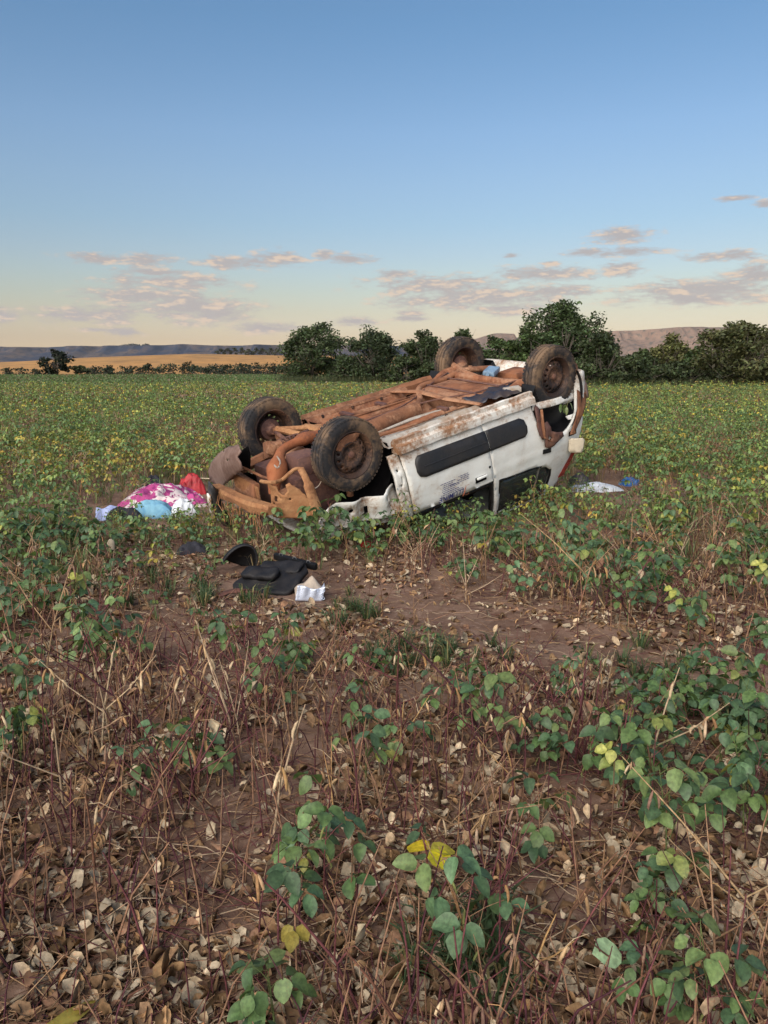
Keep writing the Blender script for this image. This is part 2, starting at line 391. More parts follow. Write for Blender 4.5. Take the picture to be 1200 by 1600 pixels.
mesa('mesa_hill', [(640,541),(700,533),(750,530),(758,523),(790,523),(796,528),(860,526),(905,519),(960,517),(1010,515),(1045,514),(1080,514),(1120,515),(1150,520),(1190,523),(1260,521),(1400,524),(1560,530)], 3300, 620, hillmat('pale_escarpment', (.24,.16,.12), (.17,.12,.095), (.10,.09,.075)), 12)

# ------------------------------------------------------------------ trees
def leaf_quads(C, size, rs, col, cvar=.25, flat=.5):
    n = len(C); s = size*(.6+.8*rs.random(n))
    nrm = rs.normal(size=(n, 3)); nrm[:, 2] = np.abs(nrm[:, 2])+flat; nrm /= np.linalg.norm(nrm, axis=1)[:, None]
    a = np.cross(nrm, rs.normal(size=(n, 3))); a /= np.linalg.norm(a, axis=1)[:, None]; b = np.cross(nrm, a)
    V = np.stack([C-a*s[:, None], C+b*s[:, None]*.55+nrm*s[:, None]*.12, C+a*s[:, None], C-b*s[:, None]*.55+nrm*s[:, None]*.12], 1).reshape(-1, 3)
    i = np.arange(n)*4
    Fc = np.concatenate([np.stack([i, i+1, i+2], 1), np.stack([i, i+2, i+3], 1)])
    cc = np.asarray(col)*(1+cvar*rs.normal(size=(n, 1))*np.ones((1, 3))+.06*rs.normal(size=(n, 3))); cc = np.clip(cc, .004, 1)
    return V, Fc, np.repeat(cc, 4, 0)
def tree(name, label, cat, base, height, width, seed, col=(.030, .042, .018), leaves=5200, lsize=.13, trunk=.25, lobes=9, group=None, bare=3, lean=0., lo=.12):
    rs = np.random.default_rng(seed)
    root = obj(name, None, None, tuple(base)); tag(root, label, cat, group)
    # limbs
    mb = MB(); tips = []
    ns = 2+int(rs.integers(0, 3)) if trunk < .3 else 1
    L = []
    for k in range(lobes):
        a = 2*PI*(k+rs.random()*.6)/lobes; h = height*(lo+.09+(.98-lo-.25)*((k*.618+rs.random()*.3) % 1.)); rr = width*.5*(.25+.6*rs.random())*(1-.55*max(0, (h/height-.55)/.45))
        c = np.array([rr*math.cos(a)+lean*h, rr*math.sin(a), h]); L.append((c, np.array([width*.20, width*.20, height*.15])*(.75+.6*rs.random())))
    L.append((np.array([lean*height, 0, height*.86]), np.array([width*.16, width*.16, height*.14])))
    for k in range(max(1, ns)):
        b0 = np.array([.12*rs.normal(), .12*rs.normal(), -.06]); top = np.array([lean*height*.6+.3*rs.normal()*width*.2, .2*rs.normal(), height*.55])
        mb.tube([b0, b0*.6+top*.35+rs.normal(size=3)*.06, top], [.035*height*(.55+.3*rs.random()), .022*height*.8, .012*height], 7)
        for c, r in L[k::max(1, ns)]:
            p0 = b0+(top-b0)*(.35+.5*rs.random()); mid = (p0+c)/2+rs.normal(size=3)*.1*width*.5
            mb.tube([p0, mid, c], [.011*height, .007*height, .003*height], 5)
            for j in range(4):
                mb.tube([mid, (mid+c)/2+rs.normal(size=3)*r*.5, c+rs.normal(size=3)*r*.8], [.005*height, .003*height, .0015*height], 4)
    for k in range(bare):                               # bare dead branches that show against the crown
        a = rs.random()*2*PI; p0 = np.array([0, -.2*width*.3, height*.12]); ang = -PI/2+(rs.random()-.5)*1.7
        p = np.array([math.cos(ang)*width*.55*rs.random(), -width*.46, height*(.35+.3*rs.random())])
        mb.tube([p0, p0*.45+p*.55+rs.normal(size=3)*.1, p], [.012*height, .008*height, .003*height], 5)
        for j in range(3): mb.tube([p0*.45+p*.55, p+rs.normal(size=3)*.35+np.array([0, 0, .3])], [.006*height, .002*height], 4)
    mb.build('trunk', M['bark'], root); leaves = int(leaves*1.25) if lsize < .15 else leaves; lsize = .115 if lsize < .15 else lsize
    pts = []; tint = []
    per = leaves//len(L)
    for c, r in L:
        nsub = 9; sub = rs.normal(size=(nsub, 3)); sub = c+sub/np.linalg.norm(sub, axis=1)[:, None]*r*(.35+.65*rs.random((nsub, 1)))
        for sc_ in sub:
            q = np.clip(rs.normal(size=(per//nsub, 3)), -1.7, 1.7)*r*.30; pts.append(sc_+q); tint.append(np.full(len(q), .5+.95*rs.random()))
    P = np.concatenate(pts); T = np.concatenate(tint); ok = P[:, 2] > .05; P, T = P[ok], T[ok]
    V, Fc, cc = leaf_quads(P, lsize, rs, col); cc *= np.repeat(T, 4)[:, None]
    obj('crown', mesh('crown', V, Fc, M['foliage'], smooth=False, colors=cc), root)
    return root
def tree_px(name, label, cat, px, py_base, py_top, width_px, dist, seed, **k):
    b = at(px, py_base, dist); b[2] = float(gz(b[0], b[1])); tz = at(px, py_top, dist)[2]
    return tree(name, label, cat, b, tz-b[2], width_px/F_PX*dist, seed, **k)
TL = 'trees along the field edge'
DK, MD, OL = (.048, .066, .028), (.060, .090, .033), (.084, .090, .038)
tree_px('broad_tree', 'dark round-crowned tree closing the thicket on the side of the golden slope', 'tree', 490, 600, 503, 108, 60, 1, col=DK, leaves=9000, lobes=14, group=TL, trunk=.35, lo=.02)
tree_px('broad_tree', 'domed dark tree beside the round-crowned tree in the thicket', 'tree', 585, 603, 515, 96, 56, 2, col=(.048, .070, .032), leaves=8000, lobes=13, group=TL, lo=.02)
tree_px('bushy_tree', 'bushy tree with pale bare branches behind the raised far rear wheel', 'tree', 664, 606, 519, 88, 54, 3, col=DK, leaves=6500, lobes=11, bare=5, group=TL, lo=.22)
tree_px('bushy_tree', 'small loose-topped tree just behind the raised far rear wheel', 'tree', 722, 608, 515, 70, 56, 4, col=MD, leaves=5200, lobes=9, group=TL, lo=.05)
tree_px('bushy_tree', 'low leafy tree between the two raised rear wheels', 'tree', 772, 610, 527, 86, 50, 5, col=MD, leaves=6500, lobes=11, group=TL, lo=.02)
tree_px('broad_tree', 'bright green bushy tree against the tallest tree', 'tree', 822, 611, 507, 82, 46, 6, col=(.060, .092, .032), leaves=7000, lobes=11, group=TL, lo=.02)
tree_px('tall_tree', 'tallest tree of the thicket, with an upright pointed crown', 'tree', 870, 611, 471, 112, 47, 7, col=(.056, .080, .033), leaves=10000, lobes=15, group=TL, trunk=.35, lo=.05)
tree_px('bushy_tree', 'ragged dark tree with a twisted pale limb next to the tallest tree', 'tree', 938, 612, 519, 92, 44, 8, col=DK, leaves=7000, lobes=12, bare=4, group=TL, lo=.05)
tree_px('shrub', 'low dark shrub under the ragged dark tree', 'shrub', 985, 613, 556, 90, 43, 9, col=DK, leaves=4500, lobes=9, group=TL, lo=.02)
tree_px('light_tree', 'thin yellow-green tree with a flat open crown', 'tree', 1042, 612, 525, 78, 48, 10, col=(.115, .125, .045), leaves=3000, lobes=8, group=TL, lo=.42)
tree_px('shrub', 'dense low shrub beneath the thin yellow-green tree', 'shrub', 1055, 614, 566, 110, 44, 11, col=DK, leaves=5200, lobes=10, group=TL, lo=.02)
tree_px('forked_tree', 'forked tree with brownish leaves and open twisted limbs', 'tree', 1150, 614, 503, 125, 42, 12, col=OL, leaves=7600, lobes=14, bare=5, group=TL, lo=.16)
tree_px('forked_tree', 'olive tree next to the forked brownish tree', 'tree', 1215, 614, 511, 90, 43, 13, col=OL, leaves=6000, lobes=11, group=TL, lo=.05)
tree_px('shrub', 'rounded leafy shrub between the thin yellow-green tree and the forked brownish tree', 'shrub', 1088, 613, 545, 70, 45, 31, col=MD, leaves=4800, lobes=9, group=TL, lo=.02)
tree_px('shrub', 'leafy shrub joining the ragged dark tree to the thin yellow-green tree', 'shrub', 1005, 612, 548, 64, 46, 32, col=(.056, .080, .033), leaves=4800, lobes=9, group=TL, lo=.02)
tree_px('shrub', 'dark shrub at the foot of the forked brownish tree', 'shrub', 1110, 615, 568, 80, 43, 14, col=(.046, .058, .026), leaves=4200, lobes=8, group=TL, lo=.02)
tree_px('shrub', 'dark shrub filling the gap under the small loose-topped tree', 'shrub', 700, 609, 562, 90, 50, 15, col=DK, leaves=4200, lobes=8, group=TL, lo=.02)
tree_px('shrub', 'dark shrub filling the gap between the domed tree and the bushy tree', 'shrub', 628, 606, 556, 70, 53, 16, col=DK, leaves=4200, lobes=8, group=TL, lo=.02)
tree_px('shrub', 'dark shrub filling the gap between the two darkest round trees', 'shrub', 538, 603, 552, 60, 57, 17, col=DK, leaves=3600, lobes=8, group=TL, lo=.02)
tree_px('shrub', 'dark shrub at the foot of the tallest tree', 'shrub', 905, 613, 560, 80, 44, 18, col=DK, leaves=4200, lobes=8, group=TL, lo=.02)
tree_px('lone_tree', 'small lone dark tree standing apart at the far edge of the field', 'tree', 92, 590, 547, 46, 95, 19, col=(.02, .026, .014), leaves=1500, lobes=7, lsize=.2, lo=.06, trunk=.35)
tree_px('shrub', 'low scrubby bush beside the small lone dark tree', 'shrub', 128, 590, 571, 28, 97, 20, col=(.05, .055, .025), leaves=700, lobes=5, lsize=.2, lo=.02)
rb = np.random.default_rng(55)
for k, (px_, top_) in enumerate([(10,573),(30,575),(55,574),(150,574),(172,573),(196,571),(215,574),(232,571),(250,573),(266,570),(290,566),(305,572),(322,571),(340,569),(352,572),(366,569),(380,570),(400,571),(414,570),(428,568),(440,571),(455,570)]):
    b = at(px_, 583, 260+40*rb.random()); b[2] = float(gz(b[0], b[1])); tz = at(px_, top_-4+6*rb.random(), b[1])[2]
    tree('far_bush', 'small dark bush in the row between the green field and the golden slope', 'bush', b, max(1.2, tz-b[2]), 8+12*rb.random(), 200+k, col=(.026, .036, .018), leaves=700, lobes=5, lsize=.42, lo=.02, group='row of bushes below the golden slope')
for k, (px_, hw) in enumerate([(207, 14), (228, 6)]):
    b = at(px_, 538.5, 3960); b[2] = at(px_, 544.5, 3960)[2]
    tree('hilltop_grove', ['wide flat grove of trees on the rim of the table hill', 'narrow grove of trees on the rim of the table hill'][k], 'grove', b, 24, hw*2/F_PX*3960, 300+k, col=(.07, .07, .06), leaves=700, lobes=12, lsize=4.5, lo=.02)
for k in range(9):
    px_ = 345+k*11; b = at(px_, 556, 880+rb.random()*40); b[2] = float(gz(b[0], b[1]))
    tree('far_bush', 'dark scrub bush on the crest of the golden slope', 'bush', b, 6+3*rb.random(), 11+5*rb.random(), 320+k, col=(.045, .05, .025), leaves=260, lobes=5, lsize=1.0, lo=.02, group='scrub on the crest of the golden slope')

# the evening air: an even haze over the whole plain
V = np.array([(x, y, z) for x in (-5700, 5700) for y in (-900, 5700) for z in (-12., 330.)]); hz_ = obj('haze', mesh('haze', V, [(0,1,3,2),(4,6,7,5),(0,4,5,1),(2,3,7,6),(0,2,6,4),(1,5,7,3)], None, False)); kind(hz_, 'stuff'); tag(hz_, 'faint pale evening haze over the plain', 'haze')
hm = bpy.data.materials.new('haze'); hm.use_nodes = True; hm.node_tree.nodes.clear(); ho = hm.node_tree.nodes.new('ShaderNodeOutputMaterial'); hv = hm.node_tree.nodes.new('ShaderNodeVolumePrincipled')
hv.inputs['Color'].default_value = (.80, .85, .95, 1); hv.inputs['Density'].default_value = 2.6e-5; hm.node_tree.links.new(hv.outputs[0], ho.inputs['Volume']); hz_.data.materials.append(hm)

# ------------------------------------------------------------------ the overturned car (car axes: X forward, Y left, Z up)
CE = (math.radians(174.89320165), math.radians(12.94340984), math.radians(215.8071148))
CR = np.array(Euler(CE, 'XYZ').to_matrix()); CT = np.array([-.7157072, 6.6861665, CAM_H-.4831890])
BASE = np.array([.35, 7.45, 0.]); CC = CR.T @ (BASE-CT)
car = obj('overturned_car', None, None, tuple(BASE), CE)
tag(car, 'white hatchback car lying upside down on its roof, its muddy underside up', 'car')
def carw(P): return np.asarray(P) @ CR.T+CT
def cpx(x, y, ax, val):                                # car point seen at a photograph pixel, on the plane axis = val
    d = ray(x, y); n = CR[:, ax]; o_ = np.array([0, 0, CAM_H])-CT
    t = (val-o_ @ n)/(d @ n); return CR.T @ (o_+d*t)
def settle(P, z0=.015):                                # crushed where it meets the ground
    Wd = carw(P); lowz = Wd[:, 2] < z0
    Wd[lowz, 2] = z0+.03*(1-np.exp(Wd[lowz, 2]-z0))*rng.random(lowz.sum())
    return (Wd-CT) @ CR
def part(name, V, Fc, mat, parent=car, smooth=True, thick=0., settle_=False, lining=False):
    V = np.asarray(V, float)
    if settle_: V = settle(V)
    o = obj(name, mesh(name, V-CC, np.asarray(Fc), mat, smooth), parent)
    if thick:
        m = o.modifiers.new('thickness', 'SOLIDIFY'); m.thickness = thick; m.offset = -1
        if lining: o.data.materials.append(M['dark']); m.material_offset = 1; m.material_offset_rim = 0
    return o
def halfw(Xc, Zc):
    Xc = np.asarray(Xc, float); Zc = np.asarray(Zc, float)
    w_ = .805-.10*np.clip((.62-Zc)/.42, 0, 1)**2.2-.035*np.clip((Zc-.62)/.3, 0, 1)**2
    w_ = w_-.19*np.clip((Zc-.92)/.46, 0, 1.2)**1.1-.05*np.clip((Zc-1.33)/.07, 0, 1)**2
    w_ = w_-.15*np.clip((-2.25-Xc)/.7, 0, 1)**2-.10*np.clip((Xc+.1)/.8, 0, 1)**2
    crease = .006*np.exp(-((Zc-.80)/.02)**2)
    return w_+crease
def side_sheet(name, outer, holes, mat, s, st=.045, proud=0., thick=.022, parent=car, noise=0., settle_=False):
    V, Fc = fill(outer, holes, st)
    P = np.stack([V[:, 0], s*(halfw(V[:, 0], V[:, 1])+proud), V[:, 1]], 1)
    if noise: P[:, 1] += noise*(fbm(V[:, 0]*5, V[:, 1]*5, 77)-.5)
    if s > 0: Fc = Fc[:, ::-1]
    return part(name, P, Fc, mat, parent, True, thick, settle_, lining=thick > .02)
ARC = arc(-2.43, .33, .365, 208, -28, 22)               # rear wheel arch, from its front foot over to the rear foot
QW = [(-1.57,.915),(-2.08,.95),(-2.23,.985),(-2.32,1.05),(-2.345,1.13),(-2.345,1.26),(-2.30,1.325),(-1.66,1.345)]
for s in (-1, 1):
    near = s < 0
    # sill
    sl = MB()
    prof = [(.735,.165),(.762,.170),(.766,.205),(.792,.225),(.800,.262),(.800,.292),(.70,.292),(.70,.20)]
    xs = np.linspace(-.41, -2.08, 24); V = []; n = len(prof)
    for x in xs:
        for (a, z) in prof: V.append((x, s*(a+.004*math.sin(x*9)), z+.003*math.sin(x*23)))
    Fc = [(i*n+k, (i+1)*n+k, (i+1)*n+(k+1) % n, i*n+(k+1) % n) for i in range(len(xs)-1) for k in range(n)]+[tuple(range(n)), tuple((len(xs)-1)*n+k for k in range(n))][::-1]
    obj('sill', mesh('sill', np.array(V)-CC, Fc, M['paint'] if near else M['brown'], False), car)
    # door with its glassless window frame
    DO = [(-.455,.300),(-.90,.297),(-1.395,.297),(-1.415,.45),(-1.470,.80),(-1.485,.885),(-.52,.878),(-.49,.70)]
    door = side_sheet('door', DO, [], M['paint'], s, .035, noise=.014)
    fr = [(-.52,.884),(-1.487,.891),(-1.60,1.36),(-1.05,1.36),(-.62,.96)]; hole = [(-.68,.925),(-1.455,.93),(-1.555,1.325),(-1.08,1.325)]
    side_sheet('window_frame', fr, [hole], M['black'], s, .06, proud=-.012, parent=door, settle_=True)
    # broad moulding strip on the door, and its run-on over the quarter panel
    def strip(poly, par): return side_sheet('moulding', poly, [], M['strip'], s, .05, proud=.014, thick=.012, parent=par)
    zt = lambda x: .362+.010*(x+.6)/-1.3; zb = lambda x: .566-.0*(x+.6)
    strip([(-.575,.42),(-.59,.385),(-.62,zt(-.62)),(-1.412,zt(-1.41)),(-1.437,zb(0)),(-.66,zb(0)),(-.60,.545),(-.577,.50)], door)
    for (xa, xb, pr2) in ((-.66, -1.40, door),):
        rr2 = MB(); rr2.tube([(x_, s*(float(halfw(x_, .47))+.0135), .47) for x_ in np.linspace(xa, xb, 12)], .006, 6); rr2.build('moulding_rib', M['strip'], pr2, off=CC)
    # handle recess, handle, lock
    hx, hz = -1.305, .80
    hb = MB(); hb.box((hx, s*(halfw(hx, hz)+.0005), hz), (.135, .012, .052), bev=.005); o_ = hb.build('handle_recess', M['dark'], door, off=CC)
    hb = MB(); hb.box((hx-.005, s*(halfw(hx, hz)+.014), hz-.017), (.125, .022, .020), bev=.007); hb.build('handle', M['paint'], o_, off=CC)
    hb = MB(); hb.lathe([(-.004, .001), (-.004, .013), (.012, .013), (.012, .001)], 14, (-1.425, s*(halfw(-1.425, .72)), .72)); hb.build('lock', M['black'], door, off=CC)
    # quarter panel with wheel arch and side window
    QO = [(-1.402,.297),(-2.06,.290)]+[(a, b) for a, b in ARC if b > .30]+[(-2.80,.42),(-2.85,.56),(-2.90,.60),(-2.905,.68),(-2.85,.83),(-2.765,.95),(-2.68,.955),(-2.60,1.235),(-2.56,1.30),(-2.44,1.385),(-1.63,1.40),(-1.60,1.30),(-1.492,.885),(-1.478,.80),(-1.423,.45)]
    quarter = side_sheet('quarter_panel', QO, [QW], M['paint'], s, .035, noise=.022, settle_=True)
    strip([(-1.422,zt(-1.42)),(-1.86,zt(-1.86)),(-1.915,.40),(-1.94,.47),(-1.935,.53),(-1.90,.562),(-1.447,zb(0))], quarter)
    gl = side_sheet('side_window', QW, [], M['glass'], s, .08, proud=-.012, thick=.006, parent=quarter)
    ring = side_sheet('window_seal', [(a, b) for a, b in [( -1.555,.90),(-2.085,.938),(-2.24,.972),(-2.335,1.04),(-2.362,1.13),(-2.362,1.27),(-2.31,1.342),(-1.65,1.36)]], [[(a*.985-.029, b*.97+.034) for a, b in QW]], M['black'], s, .05, proud=.003, thick=.012, parent=quarter)
    hb = MB(); hb.tube([(-2.13, s*(halfw(-2.13, .955)-.004), .955), (-2.16, s*(halfw(-2.16, 1.34)-.004), 1.34)], .011, 6); hb.build('window_divider', M['bare_metal'], quarter, off=CC)
    hb = MB(); hb.box((-2.205, s*(halfw(-2.2, .80)+.001), .80), (.115, .012, .045), np.array(Euler((0, math.radians(6), 0)).to_matrix()), .004); hb.build('air_vent', M['black'], quarter, off=CC)
    # wheel housings, rear and front
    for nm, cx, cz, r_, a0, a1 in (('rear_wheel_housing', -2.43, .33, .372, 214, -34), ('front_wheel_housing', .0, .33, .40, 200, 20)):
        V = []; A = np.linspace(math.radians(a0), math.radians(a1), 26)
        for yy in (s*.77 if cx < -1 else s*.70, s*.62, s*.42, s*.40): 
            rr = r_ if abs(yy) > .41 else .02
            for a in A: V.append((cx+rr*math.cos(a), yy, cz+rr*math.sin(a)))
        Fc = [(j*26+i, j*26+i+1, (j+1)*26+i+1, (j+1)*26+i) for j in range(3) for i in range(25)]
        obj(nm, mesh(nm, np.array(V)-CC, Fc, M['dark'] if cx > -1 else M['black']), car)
    # hinge pillar where the fender is torn away
    HP = [(-.345,.300),(-.452,.300),(-.487,.70),(-.517,.878),(-.50,.93),(-.40,.90),(-.365,.62)]
    side_sheet('hinge_pillar', HP, [arc(-.405,.44,.013,0,330,7), arc(-.42,.58,.010,0,330,7), [(-.425,.50),(-.435,.50),(-.44,.56),(-.43,.56)], arc(-.44,.72,.014,0,330,7)], M['grey_mud'] if False else M['paint'], s, .03, proud=-.022, noise=.05)
# fuel flap, swung open
fp = cpx(886, 676, 1, -.765)
V, Fc = fill(arc(.045,.040,.032,0,90,5)+arc(-.05,.045,.03,90,180,5)+arc(-.055,-.04,.035,180,270,5)+arc(.05,-.045,.03,270,360,5), [], .03)
R_ = np.array(Euler((math.radians(4), math.radians(10), math.radians(22))).to_matrix()); P = np.stack([V[:, 0]*1.05, -.012*(1-(V[:, 0]/.09)**2), V[:, 1]*1.0], 1) @ R_.T+cpx(900, 696, 1, -.80)
flap = part('fuel_flap', P, Fc, M['cream'], thick=.012)
fl = MB(); fl.box(cpx(893, 676, 1, -.755), (.12, .03, .05), None, .006); fl.build('filler_recess', M['dark'], car, off=CC)
fl = MB(); fl.box(cpx(896, 675, 1, -.775), (.045, .02, .04), None, .004); fl.build('filler_hinge', M['tan'], car, off=CC)
# tail lights on the rear corners
for s in (-1, 1):
    V = []; ks = [(.955, -2.765), (1.05, -2.715), (1.15, -2.665), (1.232, -2.622)]
    for z, x in ks:
        w_ = float(halfw(x+.04, z))
        V += [(x+.075, s*(w_+.016), z), (x-.012, s*(w_+.006), z), (x-.035, s*(w_-.11), z), (x+.05, s*(w_-.11), z)]
    Fc = [(4*i+k, 4*i+(k+1) % 4, 4*i+4+(k+1) % 4, 4*i+4+k) for i in range(3) for k in range(4)]+[(0, 3, 2, 1), (12, 13, 14, 15)]
    obj('tail_light', mesh('tail_light', np.array(V)-CC, Fc, M['red_lens'], False), car)
# tailgate, rear window, bumper
def span(name, prof, mat, yfac=.985, n=13, parent=car, settle_=False, thick=.02, ycut=None, bulge=.05):
    V = []; ts = np.linspace(-1, 1, n)
    for (x, z) in prof:
        w_ = (float(halfw(x+.04, z))-.01)*yfac
        if ycut: w_ = min(w_, ycut)
        for t in ts: V.append((x-bulge*(1-t*t), t*w_, z))
    Fc = [(j*n+i, j*n+i+1, (j+1)*n+i+1, (j+1)*n+i) for j in range(len(prof)-1) for i in range(n-1)]
    V = np.array(V)
    if settle_: V = settle(V)
    o = obj(name, mesh(name, V-CC, Fc, mat), parent)
    if thick: m = o.modifiers.new('thickness', 'SOLIDIFY'); m.thickness = thick
    return o
gate = span('tailgate', [(-2.86,.60),(-2.87,.70),(-2.80,.84),(-2.725,.95),(-2.70,.985)], M['paint'])
span('tailgate_frame', [(-2.50,1.33),(-2.44,1.385)], M['paint'], parent=gate, settle_=True)
span('rear_window', [(-2.70,.985),(-2.60,1.17),(-2.50,1.33)], M['glass'], thick=.006, parent=gate, ycut=.60)
bp = MB()
V = []; ts = np.linspace(-1, 1, 33)
bprof = [(.12,.44,0),(.10,.30,-.02),(.06,.20,-.03),(.0,.17,-.03),(-.04,.19,-.02),(-.045,.30,0),(-.04,.42,0),(-.03,.56,0),(.0,.60,0),(.06,.61,0),(.09,.57,0)]
for t in ts:
    e = abs(t)**6; x0 = -2.885-.05*(1-t*t)+.20*max(0, (abs(t)-.86)/.14)**1.6; y0 = np.sign(t)*min(abs(t)*.78, .735)
    for (dx, z, dy) in bprof: V.append((x0+dx*(1-.2*e), y0-np.sign(t)*abs(dx)*.35*e+0, z))
nb = len(bprof); Fc = [(i*nb+k, (i+1)*nb+k, (i+1)*nb+k+1, i*nb+k+1) for i in range(32) for k in range(nb-1)]
o = obj('rear_bumper', mesh('rear_bumper', np.array(V)-CC, Fc, M['paint']), car); o.modifiers.new('thickness', 'SOLIDIFY').thickness = .012
# grimy lower bumper skirt that curls round the wheel arch
V, Fc = fill([(-2.74,.61),(-2.62,.70),(-2.52,.72),(-2.60,.63),(-2.70,.50),(-2.755,.36),(-2.76,.20),(-2.73,.09),(-2.80,.06),(-2.88,.10),(-2.93,.20),(-2.945,.32),(-2.93,.44),(-2.88,.51),(-2.81,.56)], [], .03)
P = np.stack([V[:, 0], -(halfw(V[:, 0], V[:, 1])+.055+.03*(fbm(V[:, 0]*7, V[:, 1]*7, 4)-.5)), V[:, 1]], 1)
part('bumper_skirt', P, Fc, M['brown'], thick=.014)
V, Fc = fill([(-2.90,.18),(-2.952,.20),(-2.972,.33),(-2.955,.45),(-2.915,.45)], [], .04)
part('bumper_corner', np.stack([V[:, 0], -(halfw(V[:, 0], V[:, 1])+.075), V[:, 1]], 1), Fc, M['liner'], thick=.012)
# torn liner bits hanging in the front of the rear arch
V, Fc = fill([(-2.075,.33),(-2.10,.305),(-2.13,.35),(-2.145,.47),(-2.14,.55),(-2.17,.62),(-2.13,.66),(-2.09,.60),(-2.072,.50)], [], .03)
part('torn_arch_liner', np.stack([V[:, 0], -(halfw(V[:, 0], V[:, 1])+.02+.05*(fbm(V[:, 0]*9, V[:, 1]*9, 14)-.5)), V[:, 1]], 1), Fc, M['purple'], thick=.012)
V, Fc = fill([(-2.16,.50),(-2.20,.49),(-2.24,.60),(-2.33,.64),(-2.42,.66),(-2.44,.71),(-2.33,.735),(-2.29,.76),(-2.22,.775),(-2.16,.745),(-2.15,.66)], [[(-2.20,.64),(-2.25,.665),(-2.24,.69),(-2.20,.69)]], .03)
part('torn_arch_liner', np.stack([V[:, 0], -(halfw(V[:, 0], V[:, 1])+.035+.05*(fbm(V[:, 0]*9, V[:, 1]*9, 24)-.5)), V[:, 1]], 1), Fc, M['purple'], thick=.016)
tb = MB(); tb.tube([cpx(846,640,1,-.82), cpx(848,662,1,-.845), cpx(851,684,1,-.84), cpx(862,690,1,-.83)], [.016,.02,.017,.010], 7, flat=.5); tb.build('torn_strap', M['brown'], car, off=CC)
# roof, windscreen header, bonnet: pressed into the ground
def sheet(name, x0, x1, w0, w1, zf, mat, nx_=16, ny_=15, thick=.015):
    V = []
    for i in range(nx_):
        t = i/(nx_-1); x = x0+(x1-x0)*t; w_ = w0+(w1-w0)*t
        for k in range(ny_): u = -1+2*k/(ny_-1); V.append((x, u*w_, zf(x, u)))
    V = np.array(V); V[:, 2] += .03*(fbm(V[:, 0]*3, V[:, 1]*3, 8)-.5)
    V = settle(V); Fc = [(i*ny_+k, i*ny_+k+1, (i+1)*ny_+k+1, (i+1)*ny_+k) for i in range(nx_-1) for k in range(ny_-1)]
    o = obj(name, mesh(name, V-CC, Fc, mat), car); o.modifiers.new('thickness', 'SOLIDIFY').thickness = thick
sheet('roof', -2.46, -.95, .56, .56, lambda x, u: 1.41-.03*u*u, M['paint'])
sheet('bonnet', -.42, .34, .68, .60, lambda x, u: .93-.10*max(0, x)-.05*u*u, M['paint'])
pl = MB()
for s in (-1, 1): pl.tube(list(settle(np.array([(-.45, s*.70, .90), (-.75, s*.64, 1.15), (-1.0, s*.58, 1.38)]))), .03, 7)
# pillars are two things of one kind: one mesh each
for s in (-1, 1):
    q_ = MB(); q_.tube(list(settle(np.array([(-.45, s*.70, .90), (-.75, s*.64, 1.15), (-1.0, s*.58, 1.38)]), .03)), .03, 7); q_.build('windscreen_pillar', M['black'], car, off=CC)
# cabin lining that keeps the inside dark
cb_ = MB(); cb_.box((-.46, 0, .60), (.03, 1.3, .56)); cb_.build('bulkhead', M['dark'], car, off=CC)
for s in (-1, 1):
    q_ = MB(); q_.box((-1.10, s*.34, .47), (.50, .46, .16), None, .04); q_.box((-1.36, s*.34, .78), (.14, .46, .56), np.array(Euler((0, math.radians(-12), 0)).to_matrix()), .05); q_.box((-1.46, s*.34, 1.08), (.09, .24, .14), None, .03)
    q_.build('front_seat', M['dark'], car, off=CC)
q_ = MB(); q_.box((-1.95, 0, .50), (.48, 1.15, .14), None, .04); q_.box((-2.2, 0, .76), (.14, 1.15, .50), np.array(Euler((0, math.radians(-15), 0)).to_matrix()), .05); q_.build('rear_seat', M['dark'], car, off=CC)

# ---- underside
def zfloor(x, y):
    z = np.full_like(x, .235)
    z += .085*np.exp(-(y/.10)**4)*(x > -1.75)
    z += .018*np.sin(np.clip((np.abs(y)-.22)/.32, 0, 1)*PI*5)*(np.abs(y) > .22)*(np.abs(y) < .54)
    z += .10*sstep(-1.50, -1.62, x)+.06*sstep(-2.15, -2.25, x)
    z -= .055*np.exp(-((np.abs(y)-.60)/.05)**4)
    z += .035*(fbm(x*6, y*6, 40)-.5)
    return z
fx, fy_ = np.meshgrid(np.linspace(-.36, -2.90, 90), np.linspace(-.735, .735, 64))
fz = zfloor(fx, fy_); cut = (np.hypot(fx+2.43, fz-.33) < .36) & (np.abs(fy_) > .44)
k = 90; i2 = (np.arange(63)[:, None]*k+np.arange(89)[None]).ravel(); quad = np.stack([i2, i2+1, i2+k+1, i2+k], 1)
quad = quad[~cut.ravel()[quad].any(1)]
ym = fy_.ravel()[quad].mean(1); xm = fx.ravel()[quad].mean(1); jit = .05*fbm(xm*4, ym*4, 3)
mi = np.where((ym < -.40+jit) & (xm > -1.75), 1, 0)
fo = obj('floor_pan', mesh('floor_pan', np.stack([fx, fy_, fz], 2).reshape(-1, 3)-CC, quad, [M['orange'], M['grey_mud']], True, midx=mi), car)
def tubes(name, L, mat, n=10, flat=1.0):
    t_ = MB()
    for P, r in L: t_.tube(P, r, n, True, flat)
    return t_.build(name, M[mat], car, off=CC)
def smooth_path(P, k=4):
    P = np.array(P, float); out = []
    for i in range(len(P)-1):
        p0, p1, p2, p3 = P[max(i-1, 0)], P[i], P[i+1], P[min(i+2, len(P)-1)]
        for j in range(k):
            t = j/k; out.append(.5*((2*p1)+(-p0+p2)*t+(2*p0-5*p1+4*p2-p3)*t*t+(-p0+3*p1-3*p2+p3)*t**3))
    out.append(P[-1]); return out
tubes('exhaust_pipe', [(smooth_path([(-.15,.02,.20),(-.45,-.05,.235),(-.9,-.04,.225),(-1.25,-.02,.215)]), .05), ], 'orange', 12)
